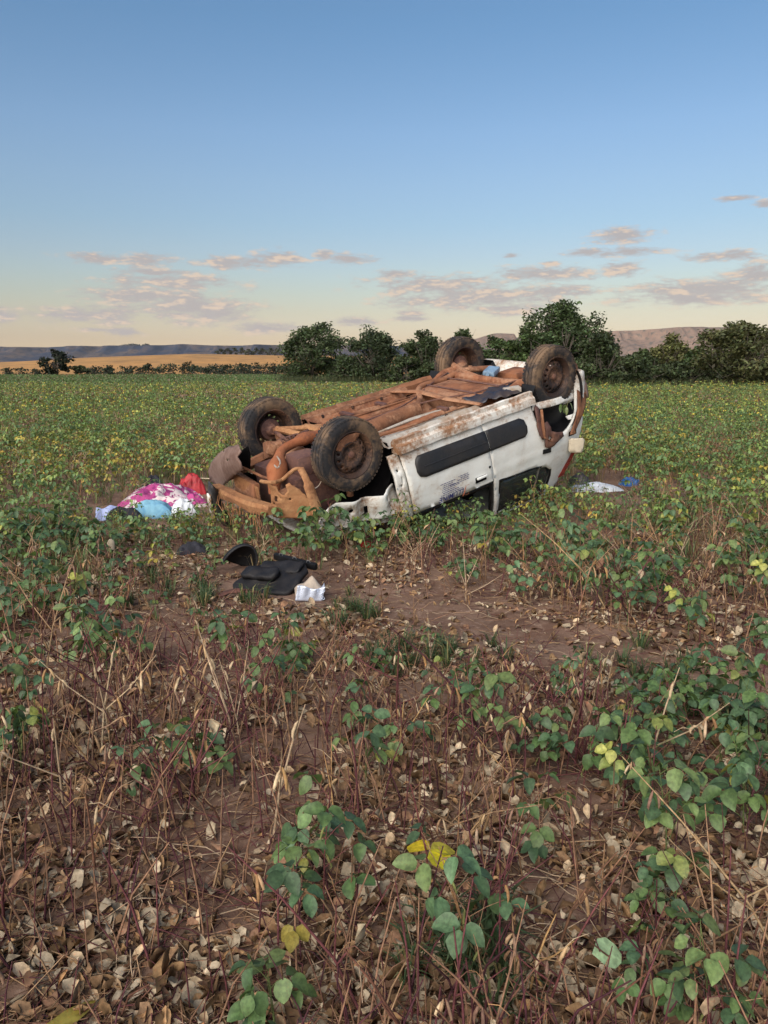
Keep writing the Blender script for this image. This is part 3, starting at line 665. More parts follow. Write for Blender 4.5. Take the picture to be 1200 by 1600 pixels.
tubes('exhaust_silencer', [(smooth_path([(-.62,-.20,.20),(-.66,-.20,.195),(-1.12,-.14,.19),(-1.17,-.14,.195)]), [.03]*2+[.075]*9+[.03]*2), ], 'brown', 14, 1.0)
tubes('exhaust_pipe', [(smooth_path([(-1.25,-.02,.215),(-1.42,.12,.185),(-1.55,.30,.16),(-1.70,.40,.15),(-2.0,.42,.16),(-2.25,.38,.12),(-2.55,.25,.15)]), .032)], 'brown', 10)
tubes('side_rail', [([(-.40,.60,.19),(-1.0,.60,.185),(-1.62,.60,.19)], .035)], 'brown', 6, .7)
tubes('cross_member', [([cpx(612,612,2,.165), cpx(655,612,2,.15), cpx(700,624,2,.16), cpx(752,632,2,.175)], [.03,.045,.04,.03])], 'brown', 8, .45)
tubes('brake_pipe', [(smooth_path([(-.35,-.44,.20),(-.9,-.46,.205),(-1.4,-.45,.20),(-1.75,-.44,.23)]), .010)], 'brown', 6)
for yy in (-.30, -.22, .24, .32, .42, .50):             # pressed stiffening ribs and fixings of the floor
    rb2 = MB(); x0 = -.50-.1*abs(math.sin(yy*30)); rb2.tube([(x0, yy, float(zfloor(np.array([x0]), np.array([yy]))[0])), (-.95, yy, float(zfloor(np.array([-.95]), np.array([yy]))[0])-.012), (-1.48, yy, float(zfloor(np.array([-1.48]), np.array([yy]))[0]))], [.010, .020, .010], 6, True, .8); rb2.build('floor_rib', M['brown' if yy > 0 else 'grey_mud'], car, off=CC)
for i in range(16):
    bx_, by_ = -.45-.09*i, (-.56, .56, -.12, .13)[i % 4]; q_ = MB(); z_ = float(zfloor(np.array([bx_]), np.array([by_]))[0]); q_.tube([(bx_, by_, z_+.01), (bx_, by_, z_-.018)], .014, 6); q_.build('floor_bolt', M['rim'], car, off=CC)
for (xx, yy, l) in ((-.75, .45, .20), (-1.15, .42, .16), (-1.35, -.30, .14)):
    q_ = MB(); q_.box((xx, yy, .205), (.05, l, .03), None, .008); q_.build('floor_bracket', M['purple'], car, off=CC)
tubes('handbrake_cable', [(smooth_path([(-.55,.06,.20),(-1.0,.05,.19),(-1.4,.16,.17),(-1.75,.36,.15),(-2.2,.52,.12)]), .008), (smooth_path([(-.55,.04,.20),(-1.0,.03,.19),(-1.4,-.12,.16),(-1.75,-.36,.14),(-2.2,-.50,.11)]), .008)], 'purple', 5)
tubes('tank_strap', [([(-1.72,-.42,.19),(-1.72,-.36,.142),(-1.72,.36,.142),(-1.72,.42,.19)], .014)], 'purple', 5, .5); tubes('tank_strap', [([(-2.02,-.42,.19),(-2.02,-.36,.142),(-2.02,.36,.142),(-2.02,.42,.19)], .014)], 'purple', 5, .5)
tubes('heat_shield', [([(-.42,.0,.30),(-.8,.0,.30),(-1.3,.0,.30)], [.10,.11,.10])], 'brown', 10, .3)
# fuel tank
tk = MB(); tk.box((-1.87, -.02, .245), (.60, .82, .19), None, .07); tk.build('fuel_tank', M['orange'], car, off=CC)
# torn navy sheet over the near edge of the tank
us, vs = np.meshgrid(np.linspace(0, 1, 22), np.linspace(0, 1, 9))
A_, B_, C_, D_ = cpx(722, 628, 2, .17), cpx(812, 598, 2, .16), cpx(812, 616, 2, .165), cpx(752, 632, 2, .185)
Pn = (A_*(1-us[..., None])+B_*us[..., None])*(1-vs[..., None])+(D_*(1-us[..., None])+C_*us[..., None])*vs[..., None]
Pn[..., 2] += -.012+.09*(fbm(us*6, vs*3, 6)-.5)-.02*np.sin(us*PI); Pn[..., 1] += .10*(fbm(us*4+7, vs*2, 7)-.5)
i2 = (np.arange(8)[:, None]*22+np.arange(21)[None]).ravel()
part('torn_shield', Pn.reshape(-1, 3), np.stack([i2, i2+1, i2+23, i2+22], 1), M['navy'], thick=.006)
tk = MB(); tk.box(cpx(800, 609, 2, .15), (.16, .10, .05), np.array(Euler((0, 0, .5)).to_matrix()), .01); tk.build('jack_point', M['grey_mud'], car, off=CC)
# rear axle: a twist beam with two trailing arms
tubes('rear_axle_beam', [([(-2.18,-.56,.155),(-2.16,-.30,.150),(-2.16,.30,.150),(-2.18,.56,.155)], [.055,.04,.04,.055])], 'orange', 10)
for s in (-1, 1):
    tubes('trailing_arm', [(smooth_path([(-1.92,s*.52,.20),(-2.12,s*.55,.15),(-2.35,s*.55,.125),(-2.45,s*.58,.12)]), [.03,.04,.04,.05,.055,.05,.045,.045,.05,.05,.045,.045,.04])], 'orange', 9)
    tubes('damper', [([(-2.48,s*.52,.13),(-2.42,s*.47,.45)], [.025,.03])], 'brown', 8)
    sp_ = [(-2.28+.055*math.cos(a), s*.47+.055*math.sin(a), .17+a*.0062) for a in np.linspace(0, 12*PI, 90)]
    tubes('coil_spring', [(sp_, .008)], 'brown', 5)
    tubes('lower_arm', [(smooth_path([(-.10,s*.26,.20),(-.06,s*.42,.185),(-.02,s*.55,.17)]), [.035,.03,.03,.03,.03,.03,.03,.03,.035]), ([(-.36,s*.30,.205),(-.2,s*.42,.19),(-.02,s*.55,.175)], [.03,.026,.03])], 'tan', 8)
    tubes('drive_shaft', [([(.02,s*.16,.27),(.02,s*.22,.265),(.01,s*.30,.25),(.0,s*.55,.19)], [.05,.05,.02,.02])], 'purple', 9)
    tubes('strut', [([(-.02,s*.56,.16),(-.05,s*.52,.60)], [.035,.03])], 'brown', 9)
tubes('tie_bar', [([(-2.30,.62,.10),(-2.22,.3,.13),(-2.16,.05,.14)], [.05,.03,.03])], 'orange', 9)
sm = MB(); sm.box((-2.66, -.10, .25), (.30, .52, .17), None, .06); sm.build('rear_silencer', M['orange'], car, off=CC)
sm = MB(); sm.box((-2.55, -.28, .17), (.14, .30, .06), np.array(Euler((.2, .1, .3)).to_matrix()), .02); sm.build('tow_bracket', M['orange'], car, off=CC)

# ---- engine bay
tubes('subframe', [([(-.30,-.50,.22),(-.28,-.2,.19),(-.28,.2,.19),(-.30,.50,.22)], .05)], 'tan', 8, .7)
tubes('chassis_leg', [([(-.35,.47,.26),(.2,.46,.36),(.62,.46,.42)], .05)], 'brown', 6); tubes('chassis_leg', [([(-.35,-.47,.26),(.2,-.46,.36),(.60,-.46,.42)], .05)], 'brown', 6)
tubes('steering_rack', [([(-.12,-.35,.24),(-.12,.35,.24)], [.03,.03])], 'purple', 8)
rk = MB()
for i in range(7): rk.box(cpx(440+i*6.5, 690-i*2.2, 2, .185), (.012, .10, .03), np.array(Euler((0, 0, .3)).to_matrix()))
rk.tube([cpx(434,688,2,.19), cpx(482,672,2,.19)], .010, 6); rk.tube([cpx(438,697,2,.19), cpx(484,680,2,.19)], .010, 6); rk.build('gear_linkage', M['purple'], car, off=CC)
en = MB(); en.box((.24, -.14, .50), (.42, .74, .40), None, .05); en.build('engine_block', M['purple'], car, off=CC)
en = MB(); en.box((.24, -.36, .245), (.27, .30, .20), np.array(Euler((.05, .06, .1)).to_matrix()), .07); en.build('oil_sump', M['purple'], car, off=CC)
gb = MB(); gb.lathe([(-.18,.02),(-.18,.12),(-.06,.14),(.02,.13),(.06,.10),(.14,.09),(.16,.03)], 16, (.10, .16, .34)); gb.box((.17, .22, .24), (.14, .12, .12), None, .03); gb.box((.22, .30, .26), (.09, .09, .16), np.array(Euler((.4, .3, 0)).to_matrix()), .02); gb.box((.25, .20, .22), (.07, .07, .10), np.array(Euler((.1, .5, .4)).to_matrix()), .015); gb.build('gearbox', M['brown'], car, off=CC)
tubes('downpipe', [(smooth_path([(-.40,-.04,.215),(-.20,-.03,.16),(-.02,-.03,.15),(.12,-.04,.155),(.27,-.08,.165),(.36,-.16,.18),(.43,-.24,.22),(.50,-.32,.26),(.56,-.36,.33),(.58,-.38,.40)], 3), [.04]*6+[.055,.06,.055]+[.04]*5+[.045]*2+[.05,.06,.075,.085,.09,.085,.075,.06,.055,.05,.05,.05])], 'rust', 12)
tubes('hook', [(smooth_path([cpx(432,712,2,.16), cpx(438,722,2,.14), cpx(434,731,2,.15), cpx(429,727,2,.16)]), .007)], 'grey_mud', 6)
rd = MB(); rd.box(cpx(386, 762, 0, .57), (.06, .46, .18), np.array(Euler((0, math.radians(10), math.radians(6))).to_matrix()), .01); rad = rd.build('radiator', M['brown'], car, off=CC)
rd = MB()
for i in range(20): rd.box(cpx(366+i*2.05, 749+i*1.25, 0, .602), (.006, .010, .13))
rd.build('radiator_fins', M['tan'], rad, off=CC)
tubes('radiator_pipe', [([cpx(371,727,0,.55), cpx(392,736,0,.55), cpx(410,745,0,.55), cpx(422,748,0,.55)], .012)], 'brown', 6)
tubes('radiator_bracket', [([cpx(368,739,0,.52), cpx(386,748,0,.53), cpx(400,756,0,.54)], .02)], 'brown', 6, .5)
# bumper beam of sandy mud-caked plastic
bm_ = MB(); path = [cpx(336,763,0,.72), cpx(352,769,0,.72), cpx(372,778,0,.71), cpx(395,788,0,.69), cpx(418,794,0,.67), cpx(428,795,0,.64)]
V = []; pr = [(-.05,-.03),(.045,-.045),(.06,-.01),(.05,.055),(.0,.065),(-.05,.05)]
for i, p_ in enumerate(path):
    for (a, z) in pr: V.append((p_[0]+a*(.9+.1*math.sin(i*3)), p_[1], p_[2]+z*(.9+.2*math.sin(i*2+1))))
n = len(pr); Fc = [(i*n+k, (i+1)*n+k, (i+1)*n+(k+1) % n, i*n+(k+1) % n) for i in range(len(path)-1) for k in range(n)]+[tuple(range(n)), tuple(len(V)-1-k for k in range(n))]
beam = obj('bumper_beam', mesh('bumper_beam', np.array(V)-CC, Fc, M['tan'], False), car)
st_ = MB(); rs = np.random.default_rng(5)
for i in range(26):                                     # straw caught on the beam
    t = rs.random(); p_ = path[int(t*4)]*(1-(t*4) % 1)+path[int(t*4)+1]*((t*4) % 1); p_ = p_+np.array([.06, 0, .02+.05*rs.random()])
    st_.tube([p_, p_+np.array([.03*rs.random(), .03*rs.normal(), .05]), p_+np.array([.02+.03*rs.random(), .05*rs.normal(), .10+.07*rs.random()])], .0035, 4)
st_.build('caught_straw', M['tan'], beam, off=CC)
# bent tan inner fender plate with holes, between beam and near wheel
pa, pb_, pc, pd = cpx(421, 750, 0, .64), cpx(474, 752, 1, -.62), cpx(498, 806, 1, -.66), cpx(428, 806, 0, .63)
V, Fc = fill([(0,.02),(.10,0),(.16,.10),(.30,.12),(.36,.26),(.52,.34),(.62,.22),(.60,.06),(.72,.0),(.86,.22),(.98,.55),(1.0,1.0),(0,1.0)], [[(.18,.40),(.28,.40),(.28,.54),(.18,.54)], arc(.10,.62,.035,0,330,7), arc(.62,.45,.03,0,330,7), arc(.40,.42,.02,0,330,6)], .07)
P = np.array([(pa*(1-u)+pb_*u)*(1-v)+(pd*(1-u)+pc*u)*v for u, v in V]); P[:, 0] += .05*np.sin(V[:, 0]*PI)+.05*(fbm(V[:, 0]*4, V[:, 1]*4, 2)-.5)
part('inner_fender', P, Fc, M['tan'], thick=.012)
tubes('fender_brace', [(smooth_path([cpx(470,733,1,-.56), cpx(478,748,1,-.62), cpx(486,770,1,-.66), cpx(496,800,1,-.68)]), [.03]*6+[.045]*4+[.05]*3)], 'tan', 8, .45)
tubes('hose', [(smooth_path([cpx(408,752,0,.64), cpx(425,754,0,.64), cpx(440,750,1,-.46), cpx(452,740,1,-.52), cpx(462,733,1,-.54), cpx(474,733,1,-.56)]), .016)], 'tan', 8)
tubes('wire', [(smooth_path([cpx(488,765,1,-.6), cpx(497,760,1,-.62), cpx(502,752,1,-.64)]), .004), ], 'grey_mud', 5)
# crumpled near fender, white, in the plants
V, Fc = fill([(.40,.58),(.33,.545),(.22,.53),(.05,.565),(-.12,.585),(-.22,.60),(-.28,.57),(-.38,.56),(-.42,.66),(-.44,.76),(-.42,.82),(0,.80),(.36,.74),(.44,.66)], [[(-.255,.63),(-.285,.625),(-.29,.675),(-.26,.68)], [(-.30,.70),(-.325,.70),(-.325,.745),(-.30,.74)], arc(.10,.64,.02,0,330,6), [(-.05,.66),(-.08,.66),(-.085,.74),(-.06,.74)]], .04)
P = np.stack([V[:, 0], -(.735+.16*(fbm(V[:, 0]*4.5, V[:, 1]*4.5, 61)-.5)+.03*np.sin(V[:, 0]*21)), V[:, 1]], 1)
part('crumpled_fender', P, Fc, M['paint'], thick=.010, settle_=True)
V, Fc = fill([(.36,.55),(-.36,.57),(-.42,.9),(.5,.85)], [], .06)
part('crumpled_fender', np.stack([V[:, 0], .70+.14*(fbm(V[:, 0]*4, V[:, 1]*4, 63)-.5), V[:, 1]], 1), Fc[:, ::-1], M['paint'], thick=.010, settle_=True)
# brown splash shield that stands up at the far front corner
O2 = [(374,696),(378,706),(372,714),(377,722),(380,733),(366,744),(352,757),(346,766),(338,758),(329,748),(327,736),(332,722),(343,709),(358,699)]
ctr = np.array([354, 730.]); V, Fc = fill(O2, [arc(351,705,1.4,0,330,6), arc(357,719,1.5,0,330,6)], 5)
rr = (V-ctr)/30.; P = np.array([cpx(a, b, 0, .66+.10*r_[0]-.02*r_[1]-.09*(r_[0]**2+r_[1]**2)) for (a, b), r_ in zip(V, rr)])
part('splash_shield', P, Fc, M['liner'], thick=.012)
V, Fc = fill([(372,708),(388,697),(392,712),(391,735),(380,732),(374,722)], [], 5)
part('wheel_liner', np.array([cpx(a, b, 0, .52) for a, b in V]), Fc, M['dark'], thick=.012)
# dark bumper end that hangs down to the soil, with its white painted lip
def ribbon(name, L, R_, mat, x_, k=6, bulge=.0, xl=None):
    V = []; m = len(L)
    for i, (a, b) in enumerate(zip(L, R_)):
        for j in range(k):
            t = j/(k-1); q = (a[0]*(1-t)+b[0]*t, a[1]*(1-t)+b[1]*t); p_ = cpx(q[0], q[1], 0, x_); p_ = cpx(q[0], q[1], 0, x_+bulge*math.sin(PI*t)-.24*(i/m)); V.append(p_)
    Fc = [(i*k+j, i*k+j+1, (i+1)*k+j+1, (i+1)*k+j) for i in range(m-1) for j in range(k-1)]
    return part(name, V, Fc, mat, thick=.014, settle_=True)
ribbon('front_bumper_end', [(327,752),(327,768),(331,785),(338,803),(346,820),(350,838)], [(338,764),(342,776),(349,794),(357,808),(366,822),(358,840)], M['strip'], .78, bulge=.06)
ribbon('bumper_lip', [(325,770),(326,782),(330,800),(336,818),(341,829)], [(329,776),(332,788),(337,804),(341,820),(344,830)], M['paint'], .80, 4)

# ---- wheels
def wheel(name, X_, Z_, s, label_rim=None):
    ctr = np.array([X_, s*.655, Z_])
    root = obj(name, None, car, tuple(ctr-CC), (0, rng.random()*6, 0))
    r, w2 = .308, .092
    prof = [(-.072,.190),(-.082,.199),(-.091,.228),(-.091,.262),(-.083,.286),(-.070,.300)]
    for g0 in (-.040, 0., .040):
        prof += [(g0-.006, .3065 if abs(g0) > .01 else .308), (g0-.004, .299), (g0+.004, .299), (g0+.006, .3065 if abs(g0) > .01 else .308)]
    prof += [(.070,.300),(.083,.286),(.091,.262),(.091,.228),(.082,.199),(.072,.190)]
    t_ = MB(); t_.lathe(prof, 72, closed=True)
    for k in range(54):                                  # shoulder tread bars
        th = 2*PI*k/54
        for sg in (-1, 1):
            Rk = np.array(Euler((0, -th, 0)).to_matrix()); t_.box(Rk @ np.array([.2945, sg*.074, 0]), (.012, .020, .022), Rk @ np.array(Euler((0, 0, -sg*.35)).to_matrix()))
    tyre = t_.build('tyre', M['rubber'], root)
    o_ = -1 if s < 0 else 1
    rim = MB(); ro = [(-.084,.192),(-.081,.204),(-.072,.192),(-.055,.178),(-.02,.168),(.03,.164),(.055,.176),(.072,.192),(.081,.204),(.084,.192),(.064,.172),(.03,.154),(-.02,.160),(-.055,.164)]
    rim.lathe(ro, 48, closed=True); ro_ = rim.build('rim', M['rim'], root)
    nh = 14; holes = [arc(.128*math.cos(2*PI*k/nh), .128*math.sin(2*PI*k/nh), .0125, 0, 330, 9) for k in range(nh)]
    V, Fc = fill(arc(0, 0, .160, 0, 352, 44), holes, .016)
    rr = np.hypot(V[:, 0], V[:, 1]); yy = np.interp(rr, [0, .03, .055, .085, .105, .135, .16], [.055, .055, .044, .062, .070, .055, .035])
    d_ = obj('disc', mesh('disc', np.stack([V[:, 0], o_*yy, V[:, 1]], 1), Fc if o_ < 0 else Fc[:, ::-1], M['rim']), root); d_.modifiers.new('thickness', 'SOLIDIFY').thickness = .006
    for k in range(4):
        b_ = MB(); th = PI/4+k*PI/2; b_.lathe([(o_*.030, .0005), (o_*.030, .0105), (o_*.052, .0095), (o_*.054, .0005)], 6, (.05*math.cos(th), 0, .05*math.sin(th))); b_.build('wheel_bolt', M['bare_metal'] if False else M['rim'], root)
    b_ = MB(); b_.lathe([(o_*.04, .03), (o_*.062, .028), (o_*.068, .015), (o_*.068, .0005)], 16); b_.build('hub_cap', M['purple'], root)
    b_ = MB(); b_.lathe([(o_*.028, .01), (o_*.028, .098), (-o_*.012, .100), (-o_*.022, .07), (-o_*.06, .05), (-o_*.075, .04), (-o_*.075, .001)], 24); b_.build('brake_drum', M['purple'], root)
    return root, ro_
wf, rimf = wheel('wheel', .0, .180, -1); wheel('wheel', 0., .180, 1); wheel('wheel', -2.45, .123, -1); wheel('wheel', -2.45, .123, 1)
# the near front rim lip is torn and bent outwards
V, Fc = fill([(-.13,.10),(-.08,.155),(0,.178),(.07,.165),(.145,.150),(.10,.115),(.06,.088),(-.02,.085),(-.09,.075)], [], .02)
lp = obj('torn_rim_lip', mesh('torn_rim_lip', np.stack([V[:, 0], -.062-.05*np.clip(V[:, 0]+.02, 0, 1)*3*np.clip(V[:, 1]-.08, 0, 1)*9-.004, V[:, 1]], 1), Fc, M['brown']), wf)
lp.modifiers.new('thickness', 'SOLIDIFY').thickness = .005; wf.rotation_euler = (0, PI-.15, 0)

# ---- lettering on the near door
def letters(name, body, size, x0, z0, mat, shear=0., par=None):
    cu = bpy.data.curves.new(name, 'FONT'); cu.body = body; cu.size = size; cu.shear = shear; cu.offset = .0012; cu.resolution_u = 3
    tmp = bpy.data.objects.new(name+'_tmp', cu); COL.objects.link(tmp); dg = bpy.context.evaluated_depsgraph_get()
    me = bpy.data.meshes.new_from_object(tmp.evaluated_get(dg)); bpy.data.objects.remove(tmp); bpy.data.curves.remove(cu)
    co = np.zeros(len(me.vertices)*3, np.float32); me.vertices.foreach_get('co', co); co = co.reshape(-1, 3)
    xx = x0+co[:, 0]; zz = z0+co[:, 1]; P = np.stack([xx, -(halfw(xx, zz)+.0145+co[:, 2]), zz], 1)-CC
    me.vertices.foreach_set('co', P.astype(np.float32).ravel()); me.update(); me.materials.clear(); me.materials.append(mat)
    return obj(name, me, par)
dr = [o for o in car.children if o.name.startswith('door')][0]
letters('lettering', 'LLUMINE', .074, -1.085, .815, M['ink'], .12, dr)
sw = MB(); pr_ = lambda x, z: (x, -(float(halfw(x, z))+.0155), z)
sw.tube([pr_(*p) for p in [(-1.105,.80),(-1.098,.83),(-1.093,.86),(-1.082,.885),(-1.07,.893)]], [.003,.005,.006,.004,.002], 5, flat=.3)
sw.tube([pr_(*p) for p in [(-1.15,.876),(-1.145,.892),(-1.125,.897),(-1.10,.892),(-1.085,.882)]][::-1], [.002,.003,.003,.003,.002], 5, flat=.3)
sw.tube([pr_(*p) for p in [(-1.15,.80),(-1.13,.795),(-1.112,.797)]], .002, 5, flat=.3); sw.build('emblem', M['ink_red'], dr, off=CC)
pt = MB(); rs = np.random.default_rng(3)
for (x0, x1, z) in [(-1.07,-.80,.800),(-1.02,-.83,.783),(-.97,-.82,.766),(-1.03,-.82,.748),(-1.15,-.90,.735),(-1.14,-1.00,.716),(-1.15,-1.03,.699),(-1.14,-1.02,.682),(-.98,-.82,.730),(-.95,-.84,.712),(-.98,-.80,.694)]:
    x = x0
    while x < x1-.01:
        l = .010+.03*rs.random(); xe = min(x+l, x1)
        pt.add([pr_(x, z-.0032), pr_(xe, z-.0032), pr_(xe, z+.0032), pr_(x, z+.0032)], [(0, 1, 2, 3)]); x = xe+.006
pt.build('small_print', M['ink'], dr, off=CC)

# ------------------------------------------------------------------ plants of the soybean field
def rotm(ax, a): return np.array(Matrix.Rotation(a, 3, ax))
def leaflet(L, w_, fold, curl, nseg, col, rs, twist=0., crumple=0.):
    t = {6: [0, .14, .32, .52, .72, .89, 1], 4: [0, .28, .58, .84, 1], 3: [0, .35, .72, 1], 2: [0, .45, 1]}[nseg]
    hw = {6: [0, .70, .98, 1, .80, .42, 0], 4: [0, .92, 1, .58, 0], 3: [0, 1, .72, 0], 2: [0, 1, 0]}[nseg]
    V = []; n = nseg-1
    for i, a in enumerate(t): V.append((L*a*(1-.15*abs(curl)*a), 0, -curl*L*a*a))
    for sg in (-1, 1):
        for i in range(1, nseg):
            y = sg*w_*hw[i]; V.append((V[i][0]+twist*y, y*math.cos(fold)*(1+.06*rs.normal()), V[i][2]+abs(y)*math.sin(fold)+.012*rs.normal()*L*5*w_/L*.6))
    V = np.array(V)
    if crumple: V += rs.normal(size=V.shape)*crumple*L
    F_ = []
    for sgi, b in ((0, nseg+1), (1, nseg+1+n)):
        side = [0]+[b+i for i in range(n)]+[nseg]
        for i in range(nseg):
            q = [i, i+1, side[i+1], side[i]]; q = [k for j, k in enumerate(q) if k not in q[:j]]
            if len(q) < 3: continue
            tri = [(q[0], q[1], q[2])] if len(q) == 3 else [(q[0], q[1], q[2]), (q[0], q[2], q[3])]
            F_ += [f if sgi else f[::-1] for f in tri]
    C = np.tile(np.asarray(col), (len(V), 1)); C[:nseg+1] *= 1.22; C[nseg+1:] *= (.82+.3*rs.random((len(V)-nseg-1, 1)))                       # paler midrib
    return V, np.array(F_), C
def stick(P, r, n, col):
    m_ = MB(); m_.tube(P, r, n, False); V = np.concatenate(m_.v); F4 = np.array(m_.f)
    return V, np.concatenate([F4[:, :3], F4[:, [0, 2, 3]]]), np.tile(np.asarray(col), (len(V), 1))
def cat(L):
    V = []; F_ = []; C = []; n = 0
    for v, f, c in L: V.append(v); F_.append(f+n); C.append(c); n += len(v)
    return np.concatenate(V), np.concatenate(F_), np.concatenate(C)
def xf(g_, R=None, t=(0, 0, 0), s=1.): return ((g_[0]*s) @ (np.eye(3) if R is None else R).T+np.asarray(t), g_[1], g_[2])
GREENS = [(.075,.125,.042), (.098,.155,.050), (.062,.112,.050), (.130,.180,.062), (.052,.092,.042), (.082,.140,.066)]
YELL = [(.34,.28,.05), (.26,.26,.06), (.18,.21,.055), (.38,.28,.07)]
TANS = [(.34,.235,.14), (.42,.31,.195), (.27,.165,.09), (.50,.40,.275), (.22,.125,.075), (.36,.22,.11)]
REDS = [(.115,.040,.042), (.14,.050,.048), (.080,.030,.036), (.17,.085,.055), (.24,.14,.085)]
PODS = [(.33,.215,.12), (.42,.31,.20), (.25,.15,.08), (.32,.185,.085), (.20,.12,.085)]
pick = lambda L, rs: np.asarray(L[int(rs.integers(len(L)))])*(.85+.3*rs.random())
def trifoliate(rs, lod, kind_):
    L = (.058+.034*rs.random())*(1, .74, .66)[lod]; out = []; ns = {0: 6, 1: 2, 2: 2}[lod]
    base = pick(GREENS if kind_ == 'g' else YELL, rs)
    if kind_ == 'g' and rs.random() < .07: base = pick(YELL[1:3], rs)
    drp = .15+.75*rs.random()
    for a, st_ in ((0, .022), (1.25, .006), (-1.25, .006)):
        lf = leaflet(L*(.85+.25*rs.random()), L*((.34, .30, .30)[lod]+.06*rs.random()), .12+.40*rs.random(), .1+.3*rs.random(), ns, base*(.9+.2*rs.random()), rs, .1*rs.normal())
        out.append(xf(lf, rotm('Z', a) @ rotm('Y', drp*.7+.25*rs.normal()) @ rotm('X', .35*rs.normal()), (st_*math.cos(a), st_*math.sin(a), 0)))
    return cat(out)
def soy(rs, lod=0, kind_='g', h=None):
    h = h or .26+.22*rs.random(); st = []; lv = []; lean = rs.normal(size=2)*.16*h
    nn = int(7+rs.integers(0, 4)) if lod < 1 else 10 if lod < 2 else 8
    sp_ = lambda t: np.array([lean[0]*t*t, lean[1]*t*t, h*t])
    scol = np.array([.10, .13, .045])*(.8+.4*rs.random()) if rs.random() < .6 else pick(REDS, rs)
    seg = {0: 6, 1: 4, 2: 3}[lod]
    st.append(stick([sp_(0)-[0, 0, .03], sp_(.5), sp_(1.)], [.0032, .0026, .0012], seg, scol))
    ph = rs.random()*6
    for i in range(nn):
        t = .18+.82*(i+.3*rs.random())/nn; p0 = sp_(t); a = ph+i*PI*.93+.5*rs.normal()
        l = (.10+.09*rs.random())*(1.15-.65*t); e = .55+.45*rs.random()
        d_ = np.array([math.cos(a)*math.cos(e), math.sin(a)*math.cos(e), math.sin(e)])
        p1 = p0+d_*l; st.append(stick([p0, (p0+p1)/2+[0, 0, .006], p1], [.0015, .0013, .0010], 4 if lod == 0 else 3, scol*1.2))
        kk = kind_ if rs.random() < .96 else 'y'
        if kind_ == 'g' and t > .3: kk = 'g' if rs.random() < .97 else 'y'
        lv.append(xf(trifoliate(rs, lod, kk), rotm('Z', a), p1))
    pods = []
    if lod < 2:
        for i in range(int(rs.integers(0, 4))): pods.append(pod(rs, lod, np.array([.16, .17, .06]) if kind_ == 'g' else None, sp_(.2+.6*rs.random()), h))
    return {'stem': cat(st), 'leaf': lv, 'pod': pods}
def pod(rs, lod, col, p, h=.4):
    L = .036+.018*rs.random(); col = pick(PODS, rs) if col is None else col
    a = rs.random()*2*PI; out = np.array([math.cos(a), math.sin(a), 0]); dn = .55+.9*rs.random()
    P = [p+out*.004, p+out*(.010)+[0, 0, -L*.15*dn], p+out*(.018)+[0, 0, -L*.5*dn], p+out*(.019+.008*rs.random())+[0, 0, -L*.8*dn], p+out*.018+[0, 0, -L*dn]]
    if lod: P = [P[0], P[2], P[4]]
    return stick(P, ([.0012, .0042, .0052, .0040, .0006] if not lod else [.0015, .0055, .0008]), 6 if lod == 0 else 3, col)
def drystalk(rs, lod=0):
    h = .24+.26*rs.random(); st = []; pods = []; col = pick(REDS, rs) if rs.random() < .6 else pick(PODS, rs); seg = {0: 5, 1: 3, 2: 3}[lod]
    lean = rs.normal(size=2)*.45*h; lv = []
    main = lambda t: np.array([lean[0]*t**1.3, lean[1]*t**1.3, h*t*(1-.1*t)])
    st.append(stick([main(0)-[0, 0, .03], main(.35), main(.7), main(1)], [.0044, .0038, .0028, .0014], seg, col))
    br = [(main, .25, 1.)]
    for k in range(int(rs.integers(1, 4))):
        t0 = .1+.4*rs.random(); a = rs.random()*2*PI; o_ = np.array([math.cos(a), math.sin(a), 0])*h*(.25+.35*rs.random()); u_ = h*(.25+.4*rs.random())
        f = (lambda t0, o_, u_: (lambda t: main(t0)+o_*t+np.array([0, 0, u_*t**1.2])))(t0, o_, u_)
        st.append(stick([f(0), f(.5), f(1)], [.0030, .0022, .0011], seg, col*(.9+.3*rs.random()))); br.append((f, .2, 1.))
    for k in range(int(rs.integers(2, 7))):               # leafless leaf stalks
        f, a0, a1 = br[int(rs.integers(len(br)))]; p0 = f(a0+(a1-a0)*rs.random()); a = rs.random()*2*PI; l = .06+.12*rs.random()
        p1 = p0+np.array([math.cos(a)*l*.5, math.sin(a)*l*.5, l*(.7*rs.random()-.25)]); p1[2] = max(p1[2], .004)
        st.append(stick([p0, (p0+p1)/2+[0, 0, .012], p1], [.0014, .0012, .0008], 3 if lod else 4, pick(PODS if rs.random() < .6 else REDS, rs)))
    for k in range(int(rs.integers(0, 6)) if lod < 2 else 4):
        f, a0, a1 = br[int(rs.integers(len(br)))]; p_ = f(a0+(a1-a0)*rs.random())
        for j in range(1+int(rs.integers(0, 2))): pods.append(pod(rs, lod, None, p_, h))
    for k in range(int(rs.integers(0, 3))):
        f, a0, a1 = br[int(rs.integers(len(br)))]; lv.append(xf(drylf(rs, lod), rotm('Z', rs.random()*6) @ rotm('Y', .9+.6*rs.random()), f(.3+.6*rs.random())))
    return {'stem': cat(st), 'leaf': lv, 'pod': pods}
def drylf(rs, lod=0):
    L = .034+.028*rs.random(); col = pick(TANS, rs)*(.55+.65*rs.random())
    return leaflet(L, L*(.34+.1*rs.random()), .25+1.0*rs.random(), -.5+1.2*rs.random(), 4 if lod == 0 else 2, col, rs, .4*rs.normal(), .05)
